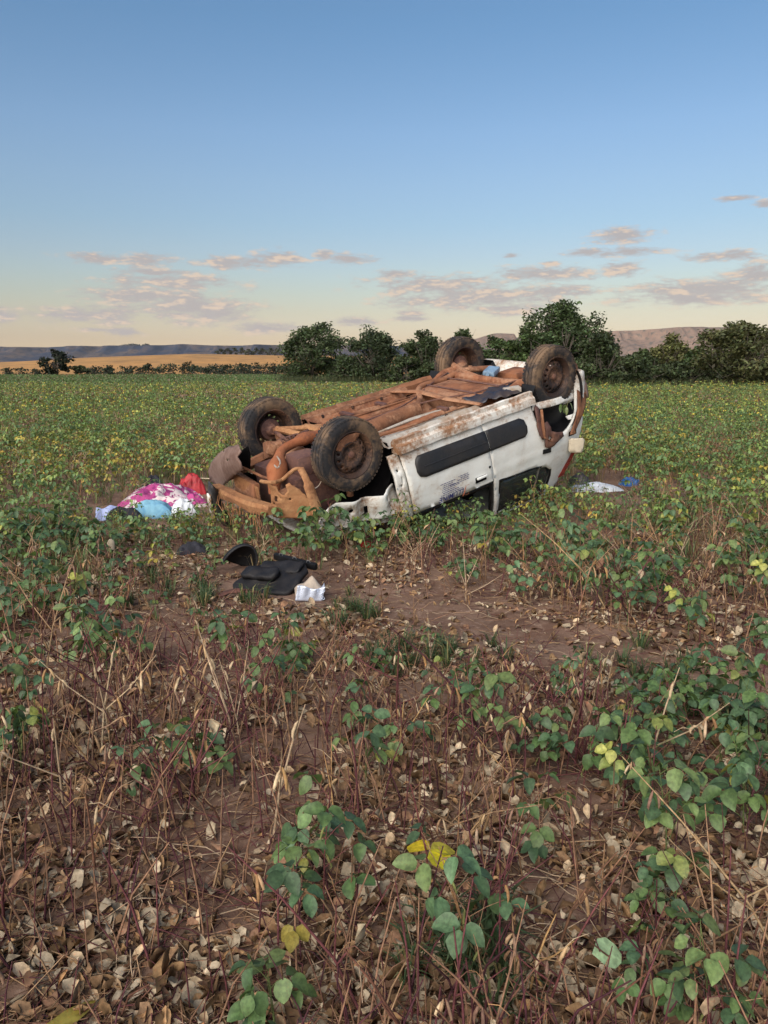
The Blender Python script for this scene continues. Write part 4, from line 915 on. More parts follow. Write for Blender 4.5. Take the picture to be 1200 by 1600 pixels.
def tuft(rs, lod=0, n=26, h=.13, col=(.055, .085, .034)):
    V = []; F_ = []; C = []; b = 0
    for k in range(n):
        a = rs.random()*2*PI; r0 = .03*rs.random(); hh = h*(.5+.8*rs.random()); o_ = hh*(.3+.7*rs.random())
        p0 = np.array([r0*math.cos(a), r0*math.sin(a), -.01]); p1 = p0+np.array([math.cos(a)*o_*.4, math.sin(a)*o_*.4, hh*.7]); p2 = p0+np.array([math.cos(a)*o_, math.sin(a)*o_, hh*(.55+.4*rs.random())])
        w_ = np.array([-math.sin(a), math.cos(a), 0])*(.0028+.002*rs.random())
        V += [p0-w_, p0+w_, p1-w_*.8, p1+w_*.8, p2]; F_ += [(b, b+1, b+3), (b, b+3, b+2), (b+2, b+3, b+4)]; b += 5
        c = np.asarray(col)*(.7+.6*rs.random()) if rs.random() < .85 else np.array([.22, .19, .08]); C += [c]*5
    return np.array(V), np.array(F_), np.array(C)
def scatter(protos, X_, Y_, Z_, S_, rs, tilt=.0, rotfull=False, tint=.12):
    """copies of prototypes at points, joined into one set of arrays"""
    idx = rs.integers(len(protos), size=len(X_)); Vs = []; Fs = []; Cs = []; b = 0
    for k, (V, F_, C) in enumerate(protos):
        m = np.where(idx == k)[0]
        if not len(m): continue
        a = rs.random(len(m))*2*PI; ca, sa = np.cos(a), np.sin(a); s_ = S_[m]
        if rotfull:
            R = np.array([np.array(Euler((rs.normal()*tilt, rs.normal()*tilt, t)).to_matrix()) for t in a])
        else:
            R = np.zeros((len(m), 3, 3)); R[:, 0, 0] = ca; R[:, 0, 1] = -sa; R[:, 1, 0] = sa; R[:, 1, 1] = ca; R[:, 2, 2] = 1
        P = np.einsum('nij,vj->nvi', R, V)*s_[:, None, None]+np.stack([X_[m], Y_[m], Z_[m]], 1)[:, None]
        Vs.append(P.reshape(-1, 3)); Fs.append((F_[None]+(np.arange(len(m))*len(V))[:, None, None]+b).reshape(-1, 3)); b += len(V)*len(m)
        Cs.append((C[None]*(1+tint*rs.normal(size=(len(m), 1, 1)))).reshape(-1, 3))
    return np.concatenate(Vs), np.concatenate(Fs), np.clip(np.concatenate(Cs), .003, 1)
def whole(p): return cat([p['stem']]+p['leaf']+p['pod'])

# where things grow
def carxy(x, y): return (np.stack([x, y, np.full_like(x, .12)], 1)-CT) @ CR
def pathd(x, y): return np.exp(-((y-(4.70-.75*x))/.52)**4)*sstep(-.75, -.30, x)*(1-.5*sstep(1.2, 2.2, x))
def blob(x, y, cx, cy, rx, ry): return np.exp(-((x-cx)/rx)**2-((y-cy)/ry)**2)
KEEP = []                                               # circles kept clear round the things lying in the field
def clear(x, y):
    c = carxy(x, y); ok = ~((c[:, 0] > -2.62) & (c[:, 0] < .62) & (np.abs(c[:, 1]) < .66))
    for (a, b, r_) in KEEP: ok &= np.hypot(x-a, y-b) > r_
    return ok
def side_of_path(x, y): return sstep(.25, .75, y-(4.70-.75*x))
def low(x, y):                                          # stunted growth where the field was run over
    x = np.asarray(x, float); y = np.asarray(y, float); f = np.ones_like(x)
    for (cx, cy, rx, ry, k) in ((-.85,4.75,.75,.75,.62), (-.5,4.45,.35,.5,.7), (-1.6,5.7,.5,.5,.55), (-2.15,7.1,.85,.75,.68), (-2.0,8.0,.9,.7,.6), (2.3,8.1,.75,.9,.55), (-1.2,6.1,.4,.5,.25), (1.25,6.5,1.0,.6,.52), (.55,5.95,.8,.35,.12), (.3,3.75,.9,.6,.5), (1.1,3.3,.5,.4,.3)):
        f = f*(1-k*np.exp(-(((x-cx)/rx)**2+((y-cy)/ry)**2)**2))
    return f
LAND = [((.1,2.05),'the bright yellow three-part leaf'),((-.48,4.6),'the torn foil bag'),((1.05,3.7),'the flat pale stone'),((.7,1.75),'the pale upturned leaf'),((-1.0,4.9),'the black door trim'),((-.7,1.45),'the olive-yellow strap leaf'),((-.3,5.8),'the front of the overturned car'),((1.5,6.6),'the windows of the overturned car'),((-1.6,6.0),'the black cloth'),((-2.1,5.7),'the pale bell-shaped husk'),((2.4,7.6),'the white sheet'),((-2.5,7.3),'the pink patterned blanket'),((1.3,2.6),'the grass by the leafy soybean cluster')]
def near_what(x, y): return min(LAND, key=lambda l: (l[0][0]-x)**2+(l[0][1]-y)**2)[1]
def dens_green(x, y):
    far = sstep(4.75, 5.5, y-.85*sstep(-1.45, -1.1, x)*(1-sstep(.25, .6, x))); n = fbm(x*.55, y*.55, 71)
    d = 15*far*(.45+1.1*sstep(.35, .6, n))
    d = np.maximum(d, 13*side_of_path(x, y)*sstep(.1, .6, x)*(.5+.9*sstep(.35, .6, fbm(x*1.3, y*1.3, 72))))
    d = np.maximum(d, 2.6)
    for b in ((.80,1.85,.26,.38,26), (1.05,2.45,.36,.45,40), (1.30,2.95,.4,.35,36), (.75,2.9,.35,.3,16), (.42,3.0,.35,.35,9), (-.20,1.85,.13,.32,9), (.55,1.6,.2,.2,8), (-1.2,2.3,.25,.3,5), (-1.5,3.3,.3,.7,10), (.9,2.2,.3,.5,12), (-.75,4.4,.35,.3,6), (-2.0,4.7,.7,.7,15), (-1.5,5.4,.6,.5,14), (-2.4,6.2,.9,.6,15), (-.95,4.15,.35,.35,9), (-1.25,4.75,.35,.35,16), (-.75,4.55,.3,.25,9), (-1.35,5.9,.4,.4,14), (-.35,3.2,.3,.4,5), (-1.1,3.2,.4,.5,5), (-.9,2.75,.3,.2,3.5), (-1.35,1.9,.2,.3,4)):
        d = np.maximum(d, b[4]*blob(x, y, *b[:4]))
    d = d*(1-.35*blob(x, y, 2.3, 5.2, 1.2, 1.0))
    d = np.where((y < 2.7) & (x < -.33) & (x > -1.05), .35, d)
    c = carxy(x, y); d = np.maximum(d, 36*((c[:, 1] < -.55) & (c[:, 1] > -1.25) & (c[:, 0] < .75) & (c[:, 0] > -2.7)))
    d = d*(1-.93*pathd(x, y))
    d = d*(1-.75*blob(x, y, -3.6, 7.7, .9, .35))*(1-.6*sstep(.5, .62, fbm(x*.16+3, y*.22, 73))*sstep(9, 14, y))
    return d
def dens_dry(x, y):
    d = (7+24*sstep(.40, .62, fbm(x*1.5, y*1.5, 81)))*(1-.55*sstep(4.6, 6, y))
    d = d+8*sstep(.5, .62, fbm(x*.16+3, y*.22, 73))*sstep(9, 14, y)+20*blob(x, y, 2.2, 5.2, 1.2, 1.1)+8*blob(x, y, 1.0, 5.4, .6, .6)+8*blob(x, y, -1.4, 5.0, .6, .4)
    return d*(1-.93*pathd(x, y))
def sample(fn, y0, y1, dmax, rs, spread=.60, off=1.1):
    A = (y1-y0)*(spread*y1+off)*2; n = int(A*dmax); y = y0+(y1-y0)*rs.random(n); x = (2*rs.random(n)-1)*(spread*y1+off)
    ok = (np.abs(x) < spread*y+off); x, y = x[ok], y[ok]
    k = rs.random(len(x))*dmax < fn(x, y); x, y = x[k], y[k]; k = clear(x, y); return x[k], y[k]
KEEP += [(-.80, 5.05, .33), (-.48, 4.78, .16), (-1.14, 5.55, .16), (-2.75, 7.75, .35), (-2.35, 8.15, .5), (-2.25, 8.7, .5), (2.75, 9.2, .45)]
def near_field():
    rs = np.random.default_rng(91)
    gx_, gy_ = sample(dens_green, 1.38, 8.2, 40, rs); dx_, dy_ = sample(dens_dry, 1.30, 7.5, 34, rs)
    ex = np.array([gnd(a, b)[:2] for a, b in [(505,1430),(470,1500),(480,1370),(60,1120),(15,1180),(40,1060),(215,1250),(310,1230),(130,1010),(370,1040),(420,1130),(560,1150),(640,1200),(690,1130),(330,1010),(250,960),(620,1060),(470,1060),(60,960),(180,930)]])
    gx_ = np.concatenate([gx_, ex[:, 0]]); gy_ = np.concatenate([gy_, ex[:, 1]])
    o1 = np.argsort(gy_); gx_, gy_ = gx_[o1], gy_[o1]; o2 = np.argsort(dy_); dx_, dy_ = dx_[o2], dy_[o2]
    return (gx_, gy_), (dx_, dy_)
(gX, gY), (dX, dY) = near_field()
rs = np.random.default_rng(5)
def proto_parts(p, mleaf):
    out = [('stem', mesh('stem', *p['stem'][:2], M['dry'], True, p['stem'][2]))]
    for l in p['leaf']: out.append(('leaf', mesh('leaf', *l[:2], mleaf, True, l[2])))
    for l in p['pod']: out.append(('pod', mesh('pod', *l[:2], M['dry'], True, l[2])))
    return out
GP = [proto_parts(soy(rs, 0, 'g'), M['leaf']) for _ in range(16)]; YP = [proto_parts(soy(rs, 0, 'y'), M['leaf']) for _ in range(4)]
DP = [proto_parts(drystalk(rs, 0), M['dry']) for _ in range(18)]
def plant(name, parts, x, y, s, label, cat_, group):
    s = s*float(low(x, y)); r_ = obj(name, None, None, (x, y, float(gz(x, y))-.004), (0, 0, random.random()*2*PI), (s, s, s*(.9+.25*random.random()))); tag(r_, label, cat_, group)
    for nm, me in parts: obj(nm, me, r_)
    return r_
NI = 300
oncar = carxy(gX, gY)
for k in range(min(NI, len(gX))):
    x, y = float(gX[k]), float(gY[k])
    if y > 3.8 and random.random() < .04: plant('yellowing_soybean_plant', YP[k % 4], x, y, .8+.3*random.random(), 'soybean plant with mostly yellow leaves growing near '+near_what(x, y), 'plant', 'yellowing soybean plants in the near field')
    else:
        bare = y < 3.6
        plant('soybean_plant', GP[int(random.random()*16)], x, y, (.72+.42*random.random())*(.78 if y < 3.6 else .84), ('green soybean plant standing in leaf litter near ' if bare else 'green soybean plant growing thickly with others near ')+near_what(x, y), 'plant', 'green soybean plants in the leaf litter' if bare else 'green soybean plants round the bare strip')
for k in range(min(NI, len(dX))):
    plant('dry_soybean_stalk', DP[int(random.random()*18)], float(dX[k]), float(dY[k]), .75+.4*random.random(), 'dead reddish soybean stalk with dry tan pods near '+near_what(float(dX[k]), float(dY[k])), 'stalk', 'dead soybean stalks in the near field')
# the rest of the crop
LQ = [(lambda q: (q[0], q[1], q[2]*np.array([1.5,1.42,1.15])))(whole(soy(rs, 1, 'g'))) for _ in range(14)]; LY = [whole(soy(rs, 1, 'y')) for _ in range(5)]; LD = [whole(drystalk(rs, 1)) for _ in range(14)]
LF = [(lambda q: (q[0], q[1], q[2]*np.array([1.65,1.6,1.25])))(whole(soy(rs, 2, 'g'))) for _ in range(11)]; LFY = [whole(soy(rs, 2, 'y')) for _ in range(4)]
LDF = [whole(drystalk(rs, 2)) for _ in range(8)]
def stuff(name, label, cat_, sets, mat):
    V, F_, C = cat(sets); o = obj(name, mesh(name, V, F_, mat, True, C)); kind(o, 'stuff'); tag(o, label, cat_); return o
def put(protos, x, y, rs, s0=.8, s1=.4, **k): return scatter(protos, x, y, gz(x, y)-.004, (s0+s1*rs.random(len(x)))*low(x, y), rs, **k)
rs = np.random.default_rng(17); gs = []; ds = []
x, y = gX[NI:], gY[NI:]; yl = rs.random(len(x)) < .08; gs += [put(LQ, x[~yl], y[~yl], rs), put(LY, x[yl], y[yl], rs)]
ds.append(put(LD, dX[NI:], dY[NI:], rs))
def patchy(x, y): return fbm(x*.14, y*.42, 75)
for (y0, y1, dmx, protos, protoy, pd_, s0) in ((8.2, 15, 15, LQ, LY, LD, .85), (15, 24, 10, LF, LFY, LDF, 1.0), (24, 40, 5, LF, LFY, LDF, 1.25)):
    x, y = sample(lambda a, b: dens_green(a, b)*dmx/15.*1.25, y0, y1, dmx*1.25, rs, .58, 1.5)
    yl = rs.random(len(x)) < .03+.42*sstep(.50, .62, patchy(x, y)); gs += [put(protos, x[~yl], y[~yl], rs, s0), put(protoy, x[yl], y[yl], rs, s0)]
    x, y = sample(lambda a, b: dens_dry(a, b)*dmx/15.*1.15, y0, y1, dmx, rs, .58, 1.5); ds.append(put(pd_, x, y, rs, s0))
def clumps(y0, y1, n, rs):
    y = np.sqrt(y0*y0+(y1*y1-y0*y0)*rs.random(n)); x = (2*rs.random(n)-1)*(.58*y+2); m = 13
    P = np.stack([np.repeat(x, m)+.22*rs.normal(size=n*m), np.repeat(y, m)+.22*rs.normal(size=n*m), np.zeros(n*m)], 1)
    P[:, 2] = gz(P[:, 0], P[:, 1])+.10+.28*rs.random(n*m)
    V, F_, C = leaf_quads(P, .065, rs, (1, 1, 1), .2)
    pn = np.repeat(fbm(x*.035, y*.13, 76), m); q = rs.random(n*m)
    dry = q < .30+.5*sstep(.5, .62, pn); yel = (~dry) & (q > .97-.3*sstep(.40, .3, pn))
    col = np.where(dry[:, None], np.array(TANS)[rs.integers(len(TANS), size=n*m)]*.75, np.where(yel[:, None], np.array(YELL)[rs.integers(4, size=n*m)]*.75, np.array(GREENS)[rs.integers(len(GREENS), size=n*m)]*np.array([1.7,1.65,1.25])))
    edge = np.repeat(sstep(40, 60, y), m); grn = np.array([.115, .18, .062])
    col = np.where((rs.random(n*m) < edge*.75)[:, None], grn*(.8+.4*rs.random((n*m, 1))), col)
    return V, F_, C*np.repeat(col, 4, 0)
gs.append(clumps(38, 62, 13000, rs)); gs.append(clumps(62, 100, 8000, rs)); gs.append(clumps(22, 40, 5000, rs))
WG = [tuft(rs, 0, 12, .26, (.14, .20, .08)) for _ in range(8)]; WS = [tuft(rs, 0, 9, .27, (.36, .27, .14)) for _ in range(8)]
for q_ in WG+WS: q_[0][:, :2] *= .75
ws = []
for (y0, y1, dn, s0) in ((4.1, 9, 18, .65), (9, 16, 11, .85), (16, 26, 6, 1.1), (26, 45, 2.6, 1.6)):
    x, y = sample(lambda a, b: dn*(.35+.9*sstep(.35, .6, fbm(a*.5, b*.5, 88)))*(1-.97*pathd(a, b))*sstep(4.6, 5.4, b-.4*((a > -.35) & (a < 1.0))+.5*(a < -.6)), y0, y1, dn*1.3, rs, .58, 1.5); ws.append(put(WG, x, y, rs, s0))
    x, y = sample(lambda a, b: dn*.7*(.2+.9*sstep(.42, .62, fbm(a*.4+9, b*.4, 89)))*(1-.97*pathd(a, b))*sstep(4.6, 5.4, b), y0, y1, dn, rs, .58, 1.5); ws.append(put(WS, x, y, rs, s0))
stuff('weeds', 'fine green weeds and straw growing through the crop', 'weeds', ws, M['grass'])
stuff('soybean_crop', 'soybean crop stretching away to the trees, green with yellow patches', 'crop', gs, M['leaf'])
stuff('dry_crop', 'dry brown soybean stalks mixed through the green crop', 'crop', ds, M['dry'])
# leaf litter: the 300 largest singly, the rest together
rs = np.random.default_rng(23)
LLP = [drylf(rs, 0) for _ in range(24)]; LLM = [mesh('fallen_leaf', *p[:2], M['dry'], True, p[2]) for p in LLP]
def litter_pts(n, y0, y1):
    y = y0+(y1-y0)*rs.random(n)**1.35; x = (2*rs.random(n)-1)*(.60*y+.7)
    d = (1-.85*pathd(x, y))*(1-.5*sstep(5, 7, y))*(.20+1.1*sstep(.34, .58, fbm(x*2.1, y*2.1, 85))); k = (rs.random(n) < d) & clear(x, y); return x[k], y[k]
x, y = litter_pts(34000, 1.2, 7.0); o_ = np.argsort(y); x, y = x[o_], y[o_]
for k in range(300):
    ci = int(random.random()*24); sh = LLP[ci][2][0].sum()/1.22
    s_ = .8+.45*random.random()
    tag(obj('fallen_leaf', LLM[ci], None, (x[k], y[k], float(gz(x[k], y[k]))+.010), (random.gauss(0, .5)+(PI if random.random() < .4 else 0), random.gauss(0, .4), random.random()*6.3), (s_, s_, s_)), ('pale tan' if sh > .75 else 'tan' if sh > .5 else 'dark brown')+' curled fallen leaf lying on the soil near '+near_what(x[k], y[k]), 'leaf', 'fallen leaves on the near soil')
x, y = x[300:], y[300:]
lt = scatter([p for p in LLP], x, y, gz(x, y)+.005, .7+.55*rs.random(len(x)), rs, .45, True, .15)
stuff('leaf_litter', 'curled tan and brown leaves littering the soil', 'litter', [lt], M['dry'])
tw = []
for k in range(30):
    l = .05+.16*rs.random(); P = [np.array([-l/2, 0, .004]), np.array([0, .02*rs.normal(), .008+.012*rs.random()]), np.array([l/2, 0, .004+.03*rs.random()])]; tw.append(stick(P, [.0016, .0017, .0009], 3, pick(REDS+PODS[:3]+TANS[:3], rs)))
y = 1.2+6.5*rs.random(16000)**1.3; x = (2*rs.random(16000)-1)*(.60*y+.7); k_ = clear(x, y) & (rs.random(16000) > .6*pathd(x, y)); x, y = x[k_], y[k_]
up_ = []
for k in range(16):                                     # upright bare sticks
    l = .10+.24*rs.random(); a = rs.normal(size=2)*.28*l; up_.append(stick([np.array([0, 0, -.01]), np.array([a[0]*.4, a[1]*.4, l*.55]), np.array([a[0], a[1], l])], [.0032, .0026, .0014], 4, pick(REDS+REDS+[(.13, .042, .050), (.16, .055, .055)]+PODS[:3], rs)))
yu = 1.25+5.5*rs.random(5200)**1.2; xu = (2*rs.random(5200)-1)*(.60*yu+.7); k_ = clear(xu, yu) & (rs.random(5200) > .97*pathd(xu, yu)) & (rs.random(5200) < .25+sstep(.38, .6, fbm(xu*1.5, yu*1.5, 81))); xu, yu = xu[k_], yu[k_]
stuff('dry_twigs', 'dry broken stems and twigs strewn over the soil', 'twigs', [scatter(tw, x, y, gz(x, y)+.003, .7+.6*rs.random(len(x)), rs, .16, True), scatter(up_, xu, yu, gz(xu, yu), (.6+.6*rs.random(len(xu)))*low(xu, yu), rs)], M['dry'])
# grass tufts
TP = [mesh('grass_tuft', *q_[:2], M['grass'], False, q_[2]) for q_ in [tuft(rs) for _ in range(8)]]
gp = []
for (cx, cy, rx, ry, n) in ((.30,3.75,.30,.12,12), (.05,3.62,.3,.12,12), (-.25,4.45,.22,.2,12), (1.55,2.75,.28,.30,34), (.22,1.75,.15,.2,7), (.05,1.6,.12,.12,4), (-1.1,4.9,.5,.3,20), (1.3,3.6,.3,.2,8), (-2.6,7.2,.7,.4,20), (2.2,7.5,.6,.4,14)):
    for k in range(n):
        a, b = cx+rx*random.gauss(0, .7), cy+ry*random.gauss(0, .7)
        if clear(np.array([a]), np.array([b]))[0] and not (-.75 < a < -.3 and 4.3 < b < 4.9): gp.append((a, b))
for (a, b) in gp:
    s_ = .6+.6*random.random(); tag(obj('grass_tuft', TP[int(random.random()*8)], None, (a, b, float(gz(a, b))), (0, 0, random.random()*6), (s_, s_, s_)), 'thin green grass tuft on the soil near '+near_what(a, b), 'grass', 'grass tufts on the soil')
# rank grass under the trees
rs = np.random.default_rng(29); xs_ = []; ys_ = []
for (px0, px1, d0, d1) in ((440, 700, 52, 58), (690, 920, 43, 46), (900, 1230, 40.0, 42)):
    n = 900; p_ = px0+(px1-px0)*rs.random(n); dd_ = d0+(d1-d0)*rs.random(n); xs_.append((p_-600)/F_PX*dd_/cp); ys_.append(dd_)
xs_, ys_ = np.concatenate(xs_), np.concatenate(ys_)
big = [tuft(rs, 0, 14, .5, (.085, .105, .05)) for _ in range(6)]
for i, q_ in enumerate(big): q_[0][:, :2] *= 1.6; 
stuff('rank_grass', 'tall pale grass fringe along the foot of the trees', 'grass', [scatter(big, xs_, ys_, gz(xs_, ys_), .6+1.2*rs.random(len(xs_)), rs)], M['grass'])

# ------------------------------------------------------------------ things thrown out of the car
def fabric(name, cols, scale=6, mode='plain', rough=.85):
    q = newmat(name); v = q.t.outputs['Object']; n = q.noise(v, scale, 3, .5, 1.2); n2 = q.noise(v, 60, 4, .6)
    if mode == 'pattern':
        c = q.mix(q.ramp(n, .50, .53), cols[0], cols[1]); c = q.mix(q.ramp(q.noise(v, scale*2.1, 3, .5, 1.5), .56, .60), c, cols[2])
    else: c = q.mix(q.ramp(n, .35, .65), cols[0], cols[1])
    return setb(q, c, rough, 0, n2, .25, .006, .3)
M['blanket'] = fabric('pink_print_fabric', [(.40, .06, .20), (.62, .52, .51), (.24, .03, .14)], 5.5, 'pattern')
M['sky_cloth'] = fabric('light_blue_fabric', [(.20, .40, .52), (.12, .28, .42)])
M['white_bag'] = fabric('white_film', [(.66, .68, .72), (.50, .53, .58)], 9, rough=.4)
M['red_plastic'] = plain('red_plastic', (.42, .02, .028), .6, .35, 9)
M['black_cloth'] = fabric('black_fabric', [(.020, .020, .026), (.035, .034, .045)])
M['lilac'] = fabric('lilac_paper', [(.42, .47, .72), (.32, .37, .62)], rough=.6)
M['foil'] = plain('white_foil', (.66, .71, .84), .28, .05, 5, metal=.35); M['kraft'] = plain('beige_lining', (.52, .42, .33), .7, .2, 9)
M['blue_plastic'] = plain('blue_plastic', (.22, .33, .46), .45, .35, 9); M['royal'] = plain('blue_film', (.03, .14, .42), .4, .3, 9)
M['trim'] = plain('black_trim', (.008, .0078, .010), .6, .35, 14, col2=(.02, .017, .017), spec=.3); M['rust_strip'] = plain('rusty_strip', (.17, .065, .045), .8, .4, 9)
M['pale'] = plain('pale_husk', (.56, .46, .33), .8, .2, 20)
def mound(name, label, cat_, px, py, sx, sy, h, mat, seed, rz=0., sharp=2.2, fold=.35, n=30, loc=None, up=0.):
    p_ = gnd(px, py) if loc is None else np.array(loc)
    u, v = np.meshgrid(np.linspace(-1, 1, n), np.linspace(-1, 1, n)); a = np.arctan2(v, u); r = np.maximum(np.abs(u), np.abs(v))
    edge = 1+.22*(fbm(np.cos(a)*1.5+5, np.sin(a)*1.5+5, seed, 3)-.5)*2
    x = u*sx/2*edge; y = v*sy/2*edge; k = np.clip(1-r**sharp, 0, 1)
    rg = 1-np.abs(2*fbm(u*2.2+seed, v*2.2, seed+9, 3)-1)
    z = h*k**.6*(1-fold+fold*rg*1.5)+.012*k; z[r > .999] = -.01
    V = np.stack([x, y, z], 2).reshape(-1, 3); i_ = (np.arange(n-1)[:, None]*n+np.arange(n-1)[None]).ravel()
    o = obj(name, mesh(name, V, np.stack([i_, i_+1, i_+n+1, i_+n], 1), mat), None, (p_[0], p_[1], float(gz(p_[0], p_[1]))+up), (0, 0, rz)); tag(o, label, cat_); return o
mound('blanket', 'crumpled pink and white patterned blanket heaped beside the car', 'blanket', 252, 783, .84, 1.15, .15, M['blanket'], 3, .1, .9, .95, 60)
mound('pink_scarf', 'small pink scarf between the red bag and the whitish plastic bag', 'scarf', 304, 788, .24, .34, .11, M['blanket'], 31, .5, 1.0, .9)
mound('cloth_bundle', 'light blue bundle lying against the pink patterned blanket', 'bundle', 238, 806, .40, .26, .13, M['sky_cloth'], 5, .1, 2.2, .5)
mound('plastic_bag', 'crumpled whitish plastic bag at the end of the light blue bundle', 'bag', 287, 808, .26, .22, .14, M['white_bag'], 7, .4, 1.8, .7)
mound('black_bag', 'small black bag poking up behind the pink patterned blanket', 'bag', 240, 766, .26, .20, .16, M['black_cloth'], 8, .2, 2.0, .5)
mound('dark_shoe_bag', 'flat black cloth bag beside the lilac paper', 'bag', 194, 813, .34, .16, .10, M['black_cloth'], 9, .1, 2.2, .4)
mound('red_bag', 'soft red bag lying on the end of the pink patterned blanket', 'bag', 301, 772, .30, .26, .20, M['red_plastic'], 21, .3, 2.0, .55)
q_ = MB(); q_.tube([gnd(314, 772)+[0, 0, .19], gnd(332, 775)+[.05, 0, .20]], .006, 6); tag(q_.build('thin_rod', M['pale'], None), 'thin pale rod sticking out between the red bag and the car', 'rod')
# lilac paper folded like a tent
p_ = gnd(166, 812); u, v = np.meshgrid(np.linspace(-1, 1, 12), np.linspace(-1, 1, 12)); V = np.stack([u*.10+.02*v, v*.11, .015+.12*(1-np.abs(v))+.012*np.sin(u*5)+.02*u], 2).reshape(-1, 3)
i_ = (np.arange(11)[:, None]*12+np.arange(11)[None]).ravel(); o = obj('folded_paper', mesh('folded_paper', V, np.stack([i_, i_+1, i_+13, i_+12], 1), M['lilac']), None, (p_[0], p_[1], float(gz(p_[0], p_[1]))), (0, .1, .5)); o.modifiers.new('thickness', 'SOLIDIFY').thickness = .004
tag(o, 'folded lilac paper lying at the open end of the heap', 'paper')
# black door trim
def slab(outline, th, st=.03, bulge=0.):
    V, Fc = fill(outline, [], st); n = len(V); lo, hi = V.min(0), V.max(0); w_ = (V-(lo+hi)/2)/((hi-lo)/2); z = bulge*(1-np.clip((w_**2).sum(1)/2, 0, 1))+(.05 if bulge > .009 else .004)*(fbm(V[:, 0]*11+3, V[:, 1]*11, 44)-.5)
    m_ = {}; P = np.concatenate([np.c_[V, z], np.c_[V, z-th]]); F_ = [tuple(f) for f in Fc]+[tuple(int(i)+n for i in f[::-1]) for f in Fc]
    from collections import Counter
    ed = Counter(); 
    for f in Fc:
        for a, b in ((0, 1), (1, 2), (2, 0)): ed[(int(f[a]), int(f[b]))] += 1
    for (a, b) in list(ed):
        if (b, a) not in ed: F_.append((b, a, a+n, b+n))
    return P, F_
def rr_poly(x0, x1, y0, y1, r_): return arc(x1-r_, y1-r_, r_, 0, 90, 5)+arc(x0+r_, y1-r_, r_, 90, 180, 5)+arc(x0+r_, y0+r_, r_, 180, 270, 5)+arc(x1-r_, y0+r_, r_, 270, 360, 5)
p_ = gnd(424, 918); tr_ = obj('door_trim', None, None, (p_[0], p_[1], float(gz(p_[0], p_[1]))), (0, 0, math.radians(-22))); tag(tr_, 'black plastic door trim panel lying on the soil before the car', 'trim panel')
def tp(name, P, F_, mat, loc, rot, par=tr_): return obj(name, mesh(name, P, F_, mat, True), par, loc, rot)
P, F_ = slab([(-.25,-.10),(-.21,-.16),(.10,-.19),(.20,-.16),(.24,-.08),(.25,.08),(.20,.15),(-.12,.17),(-.22,.10)], .03, .03, .02); pan = tp('panel', P, F_, M['trim'], (0, 0, .075), (math.radians(22), math.radians(-6), 0))
P, F_ = slab(rr_poly(-.19, .12, -.055, .055, .05), .035, .025, .012); tp('armrest', P, F_, M['trim'], (-.045, -.02, .118), (math.radians(22), math.radians(-6), math.radians(-8)))
P, F_ = slab(rr_poly(-.13, .21, -.06, .06, .03), .02, .03, .01); tp('map_pocket', P, F_, M['trim'], (-.01, .085, .135), (math.radians(24), math.radians(-6), math.radians(-4)))
rl = MB(); rl.box((.08, .20, .15), (.36, .035, .05), np.array(Euler((.3, .1, -.12)).to_matrix()), .012); rl.build('upper_rail', M['black'], tr_)
for k in range(3):
    q_ = MB(); c_ = np.array([-.03+k*.115, .195-k*.012, .185-k*.012]); q_.tube([c_+[-.014, 0, 0], c_+[-.010, -.004, .014], c_+[.010, -.004, .014], c_+[.014, 0, 0]], .003, 5); q_.build('clip', M['bare_metal'], tr_)
# curved lamp housing
p_ = gnd(370, 890); V = []; n1, n2_ = 14, 18
for i in range(n1):
    a = (i/(n1-1))*PI*.5
    for k in range(n2_): b = PI*(.02+.96*k/(n2_-1)); V.append((.13*math.sin(a)*math.cos(b)*1.0, -.14*math.cos(a), .22*math.sin(a)*math.sin(b)))
Fc = [(i*n2_+k, i*n2_+k+1, (i+1)*n2_+k+1, (i+1)*n2_+k) for i in range(n1-1) for k in range(n2_-1)]
lh = obj('lamp_housing', None, None, (p_[0], p_[1], float(gz(p_[0], p_[1]))), (math.radians(-12), math.radians(-25), math.radians(205))); tag(lh, 'curved black lamp housing standing on edge behind the door trim', 'lamp housing')
o = obj('shell', mesh('shell', V, Fc, M['black']), lh); o.modifiers.new('thickness', 'SOLIDIFY').thickness = .008
q_ = MB(); q_.tube([(.13*math.cos(PI*(.02+.96*k/17)), .0, .22*math.sin(PI*(.02+.96*k/17))) for k in range(18)], .006, 7, flat=1.2); q_.build('rim', M['strip'], lh)
# open foil bag
p_ = gnd(484, 940); fb = obj('foil_bag', None, None, (p_[0], p_[1], float(gz(p_[0], p_[1]))), (math.radians(-14), math.radians(5), math.radians(12)), (1.05, 1.1, .78)); tag(fb, 'torn open foil bag, white outside and beige inside, next to the door trim', 'bag')
u, v = np.meshgrid(np.linspace(0, 1, 14), np.linspace(0, 1, 10)); rsf = np.random.default_rng(2)
V = np.stack([-.09+.165*u+.012*v, -.02-.05*v*0+.012*np.sin(u*17)*v+.02*(1-v), .115*v*(1+.12*np.sin(u*6+1))], 2); i_ = (np.arange(9)[:, None]*14+np.arange(13)[None]).ravel(); qd = np.stack([i_, i_+1, i_+15, i_+14], 1)
obj('front_sheet', mesh('front_sheet', V.reshape(-1, 3), qd, M['foil']), fb).modifiers.new('thickness', 'SOLIDIFY').thickness = .003
top = .10+.10*np.interp(u, [0, .35, .62, .8, 1], [.0, .55, 1.0, .75, .15])
V = np.stack([-.085+.175*u, .02+.10*v+.01*np.sin(u*9+v*4), .03+(top-.03)*v+.01*np.sin(u*13)], 2); obj('back_sheet', mesh('back_sheet', V.reshape(-1, 3), qd, M['kraft']), fb).modifiers.new('thickness', 'SOLIDIFY').thickness = .003
